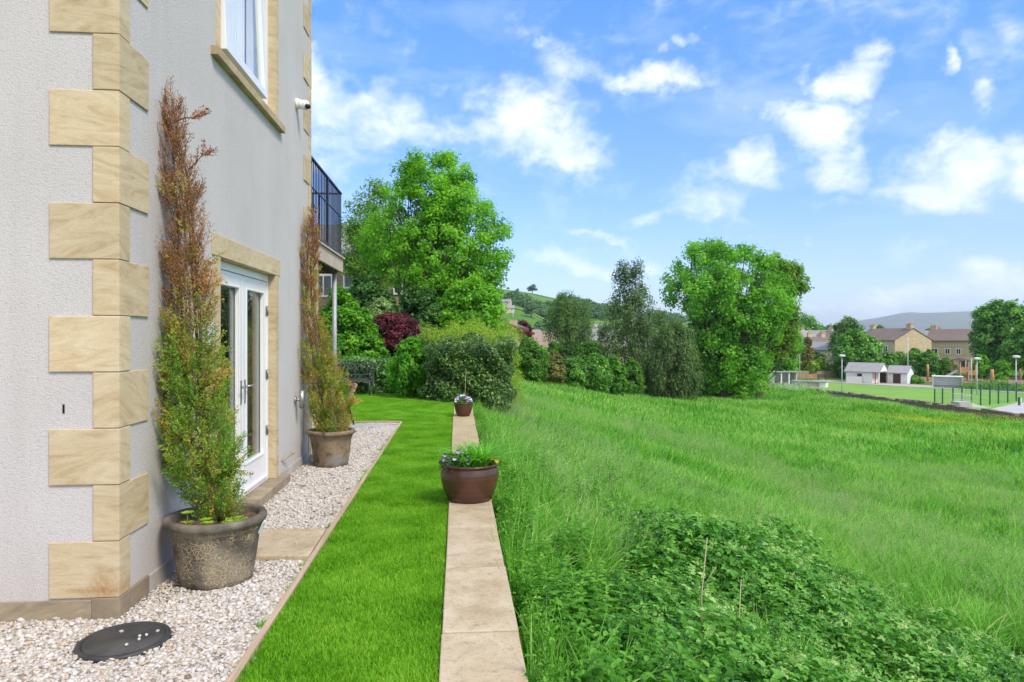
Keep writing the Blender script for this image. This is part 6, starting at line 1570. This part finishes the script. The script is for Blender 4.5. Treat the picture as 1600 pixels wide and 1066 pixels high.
# right hand trees
tree('dark_tree', 'big dark green tree at the right edge of the village', 1572, 112, ZV, [(473, 1548, 1590), (482, 1532, 1605), (497, 1525, 1622), (515, 1524, 1632), (535, 1526, 1635), (555, 1530, 1630), (572, 1540, 1620)], G['laurel'], M['bark'],
     nclump=170, nleaf=130, lsize=.48, crad=1.15, trunk=.4, limbs=20)
tree('dark_tree', 'lower dark tree half outside the right frame edge', 1602, 104, ZV, [(508, 1590, 1625), (525, 1578, 1640), (545, 1574, 1645), (565, 1580, 1640)], G['laurel'], M['bark'], nclump=70, nleaf=130, lsize=.44, crad=1.0, trunk=.3, limbs=8)
tree('round_tree', 'dense round green tree behind the pavilion', 1342, 108, ZV, dome_env(1304, 1380, 517, 590), G['laurel'], M['bark'], nclump=130, nleaf=150, lsize=.42, crad=.95, trunk=.3, limbs=8)
tree('soft_tree', 'softer olive tree behind the round tree and bungalow', 1322, 122, ZV, [(498, 1315, 1330), (510, 1303, 1342), (525, 1298, 1348), (545, 1300, 1345)], G['birch'], M['bark'], nclump=60, nleaf=110, lsize=.42, crad=.9, trunk=.2, limbs=10)
tree('bronze_conifer', 'narrow bronze green conifer on the upper lawn', 1262, 112, ZV, [(530, 1259, 1264), (542, 1254, 1269), (555, 1251, 1272), (568, 1249, 1274), (580, 1250, 1273)], G['brown'], M['bark'], nclump=60, nleaf=90, lsize=.34, crad=.6, trunk=.12, limbs=6, cat='conifer')
for lab, u, d, (v0, v1), (u0, u1), g in (
 ('small clipped golden bush beside the bronze conifer', 1272, 108, (566, 578), (1263, 1279), 'privet'), ('larger clipped golden bush below the bungalow window', 1282, 110, (560, 576), (1274, 1293), 'privet'),
 ('cream flowering shrub below the bungalow', 1301, 110, (552, 578), (1288, 1313), 'white'), ('dark shrub behind the clipped golden bushes', 1276, 114, (553, 576), (1262, 1292), 'dark'),
 ('green bush right behind the pavilion roof', 1385, 112, (548, 590), (1372, 1402), 'laurel'), ('long clipped hedge bush under the tall gable', 1408, 118, (551, 582), (1390, 1428), 'bushy'),
 ('green garden bush left of the bronze shrub', 1432, 114, (548, 588), (1415, 1446), 'laurel'), ('bronze shrub among the bushes below the gable', 1427, 121, (545, 566), (1420, 1438), 'brown'),
 ('large green bush left of the play tower', 1452, 112, (550, 588), (1436, 1468), 'laurel'), ('bright green bush behind the slide', 1478, 112, (560, 586), (1464, 1492), 'bushy'),
 ('small bright green tree right of the play tower', 1533, 106, (554, 588), (1521, 1546), 'syc'), ('small bright green tree under the big dark tree', 1566, 104, (563, 592), (1551, 1580), 'syc'),
 ('low hedge bush right of the glazed shelter', 1545, 84, (600, 617), (1505, 1600), 'bushy'), ('dark bush between upper lawn and pavilion', 1324, 104, (560, 596), (1312, 1336), 'dark'),
 ('low bush beside the white shed', 1430, 96, (588, 602), (1418, 1442), 'bushy'), ('round bush far left on the upper lawn', 1222, 118, (556, 582), (1205, 1240), 'laurel'),
 ('tree tops behind the highest rooftops', 1250, 200, (494, 530), (1228, 1285), 'laurel'), ('small tree top between the distant chimneys', 1375, 190, (510, 530), (1364, 1386), 'bushy'), ('low tree top at the right of the cream house', 1453, 200, (515, 530), (1444, 1464), 'bushy')):
    tree('garden_bush', lab, u, d, min(Zv(v1, d), ZV + 3), dome_env(u0, u1, v0, v1), G[g], M['bark'], nclump=44, nleaf=90, lsize=.30 * d / 100, crad=(u1 - u0) / F * d * .17, trunk=.06, bush=True, limbs=5, cat='bush', lshell=.25)

# ================================================================== HILLS
def hillmat():
    m, t, out = newmat('hill pasture'); co = objco(t)
    v = t.n('ShaderNodeTexVoronoi', feature='F1'); v.inputs['Scale'].default_value = .012; t.l(co, v.inputs['Vector'])
    e = t.n('ShaderNodeTexVoronoi', feature='DISTANCE_TO_EDGE'); e.inputs['Scale'].default_value = .012; t.l(co, e.inputs['Vector'])
    n = t.noise(co, .05, 5)
    sepc = t.n('ShaderNodeSeparateColor'); t.l(v.outputs['Color'], sepc.inputs[0])
    col = t.ramp(t.math('ADD', t.math('MULTIPLY', sepc.outputs[0], .6), t.math('MULTIPLY', n, .4)), [(.2, (.06, .15, .02)), (.5, (.085, .19, .025)), (.8, (.12, .22, .035))])
    col = t.mix(t.math('LESS_THAN', e.outputs[0], .022), col, (.035, .06, .02))
    bsdf(t, out, col, .95, spec=.1); return m
def ridge(name, prof, d0, d1, zb, mat, n=90, m=24, rough=0.0):
    """prof: (u, v) skyline seen at depth d1; the slope climbs from depth d0 to d1 and falls behind"""
    us = np.linspace(prof[0][0], prof[-1][0], n); vs = np.interp(us, [p[0] for p in prof], [p[1] for p in prof])
    V = []
    for j in range(m + 5):
        f = j / m
        for u, v in zip(us, vs):
            d = d0 + (d1 - d0) * f; p = W(u, d1)
            q = W(u, d); zt = Zv(v, d1)
            s = sm(0, 1, min(f, 1)) * .55 + min(f, 1) * .45
            z = zb + (zt - zb) * s
            if f > 1: z = zt - (zt - zb) * ((f - 1) * 2.5) ** 1.3
            z += rough * math.sin(u * .045 + f * 7) * math.sin(f * 3.14 if f < 1 else 0)
            V.append((q.x, q.y, z))
    idx = np.arange(n * (m + 5)).reshape(m + 5, n); Fq = np.stack([idx[:-1, :-1].ravel(), idx[:-1, 1:].ravel(), idx[1:, 1:].ravel(), idx[1:, :-1].ravel()], 1)
    o = link(name, npmesh(name, np.array(V), Fq, smooth=True), mat); o['kind'] = 'structure'; return o
HP = [(380, 440), (560, 440), (700, 446), (780, 451), (830, 458), (870, 468), (920, 480), (980, 492), (1060, 503), (1150, 512), (1260, 520), (1330, 524)]
ridge('hill', HP, 230, 620, ZV - .5, hillmat(), rough=3)
def hill_pt(u, f):
    v = np.interp(u, [p[0] for p in HP], [p[1] for p in HP]); d = 230 + 390 * f; zt = Zv(v, 620); zb = ZV - .5
    s = float(sm(0, 1, f)) * .55 + f * .45; z = zb + (zt - zb) * s + 3 * math.sin(u * .045 + f * 7) * math.sin(f * 3.14)
    q = W(u, d); return np.array([q.x, q.y, z]), d
hm = m_masonry('x', (.2, .2, .2), (.2, .2, .2), (.2, .2, .2)) if False else None
MP = [(1180, 524), (1240, 518), (1285, 511), (1330, 503), (1370, 497), (1405, 490), (1420, 488), (1445, 489), (1480, 488), (1530, 486), (1570, 484.5), (1600, 484), (1700, 480), (1850, 488), (2000, 500)]
ridge('mountain', MP, 2600, 4600, ZV - 2, simple('moorland', (.10, .115, .075), (.15, .16, .10), .002, .95), 110, 20, rough=8)
FP = [(1150, 523), (1250, 520), (1330, 518), (1400, 519), (1440, 516), (1470, 517.5), (1520, 519), (1620, 517), (1800, 520)]
ridge('far_slope', FP, 900, 1700, ZV - 2, simple('far pasture', (.06, .12, .03), (.10, .17, .045), .006, .95), 80, 12)
# woodland on the hill, as one mass, plus single trees
def hill_leaves(centres, rads, nl, ls):
    k = np.repeat(np.arange(len(centres)), nl); dd_ = sph(len(k)); dd_[:, 2] = np.abs(dd_[:, 2])
    P = centres[k] + dd_ * rads[k][:, None] * (rng.random(len(k)) ** .25)[:, None] * np.array([1, 1, 1.15])
    N = dd_ + np.array([0, 0, .4]) + rng.normal(size=P.shape) * .35
    l = ls * rng.uniform(.6, 1.3, len(k)); V, Fc = leafquads(P, N, l, l * .8)
    tn = np.repeat(np.clip(.65 * rng.random(len(centres))[k] + .35 * rng.random(len(k)), 0, 1), 4); return V, Fc, tn
cs = []; rs_ = []
for (u0, u1, f0, f1, n) in ((800, 960, .46, .62, 46), (910, 1060, .55, 1.0, 64), (850, 960, .66, .74, 20), (780, 830, .52, .56, 6), (1050, 1300, .55, 1.0, 60), (560, 760, .4, .9, 50), (890, 980, .94, 1.0, 14), (770, 1000, .12, .22, 30)):
    for i in range(n):
        p, d = hill_pt(rng.uniform(u0, u1), rng.uniform(f0, f1)); cs.append(p + np.array([0, 0, 1.0])); rs_.append(rng.uniform(3.2, 6.2))
V, Fc, tn = hill_leaves(np.array(cs), np.array(rs_), 170, 1.7)
o = link('hillside_wood', npmesh('hillside_wood', V, Fc, tn), G['wood']); tag(o, 'dark green woodland spread across the hillside pasture', 'woodland', kind='stuff')
def hill_tree(u, f, h, label):
    p, d = hill_pt(u, f); r = thing('hill_tree', label, 'tree', p)
    c = np.array([[0, 0, .45], [.3, .1, .32], [-.32, 0, .34], [.08, -.1, .62], [0, .25, .35], [-.15, -.2, .5], [.2, -.2, .22], [-.2, .1, .2]]) * h + p; V, Fc, tn = hill_leaves(c, np.full(8, h * .24), 130, h * .09)
    link('crown', npmesh('hill_crown', V, Fc, tn), G['wood'], r)
    b = MB(); b.tube([p - np.array([0, 0, 1]), p + np.array([0, 0, h * .7])], [h * .04, h * .015], 6, cap=False); b.build('trunk', M['bark'], r, fix=False)
hill_tree(832, .97, 9.5, 'lone dark tree standing on the green hill crest')
hill_tree(794, 1.0, 3.0, 'small left bush on the skyline of the green hill'); hill_tree(809, 1.0, 3.0, 'small right bush on the skyline near the lone tree'); hill_tree(830, .36, 9, 'light round tree low on the pasture above the cottages')
for i, (u, f, lab) in enumerate(((782, .44, 'pale hillside cottage with grey roof left of the others'), (792, .47, 'pale hillside cottage highest of the hamlet'), (797, .40, 'pale hillside cottage lowest of the hamlet'), (925, .33, 'white farmhouse row seen through the birch'), (938, .31, 'long grey roofed farm building on the pasture'))):
    p, d = hill_pt(u, f); uu = 800 + F * ((p[0] * CT - p[1] * ST) / (p[0] * ST + p[1] * CT))
    gable_house('hill_cottage', lab, uu, d, p[2], 5 if i < 3 else 9, 4, 2.4, 3.8, 15 * (i - 2), M['stonepale'], M['tilegrey'], wins=((-1.2, .9, .9, .9), (1.0, .9, .9, .9)))

# ================================================================== AIR
b = MB(); b.box(-7300, 7300, -300, 9300, -6.2, 260)
m_, t_n, out_n = newmat('haze air'); pv = t_n.n('ShaderNodeVolumePrincipled'); pv.inputs['Density'].default_value = 1.3e-4; pv.inputs['Color'].default_value = (.66, .82, 1, 1)
t_n.l(pv.outputs[0], out_n.inputs['Volume'])
hz = b.build('haze', m_, None, (0, 0, 0)); hz['kind'] = 'stuff'; hz['label'] = 'thin blue haze in the air over the valley'; hz['category'] = 'haze'
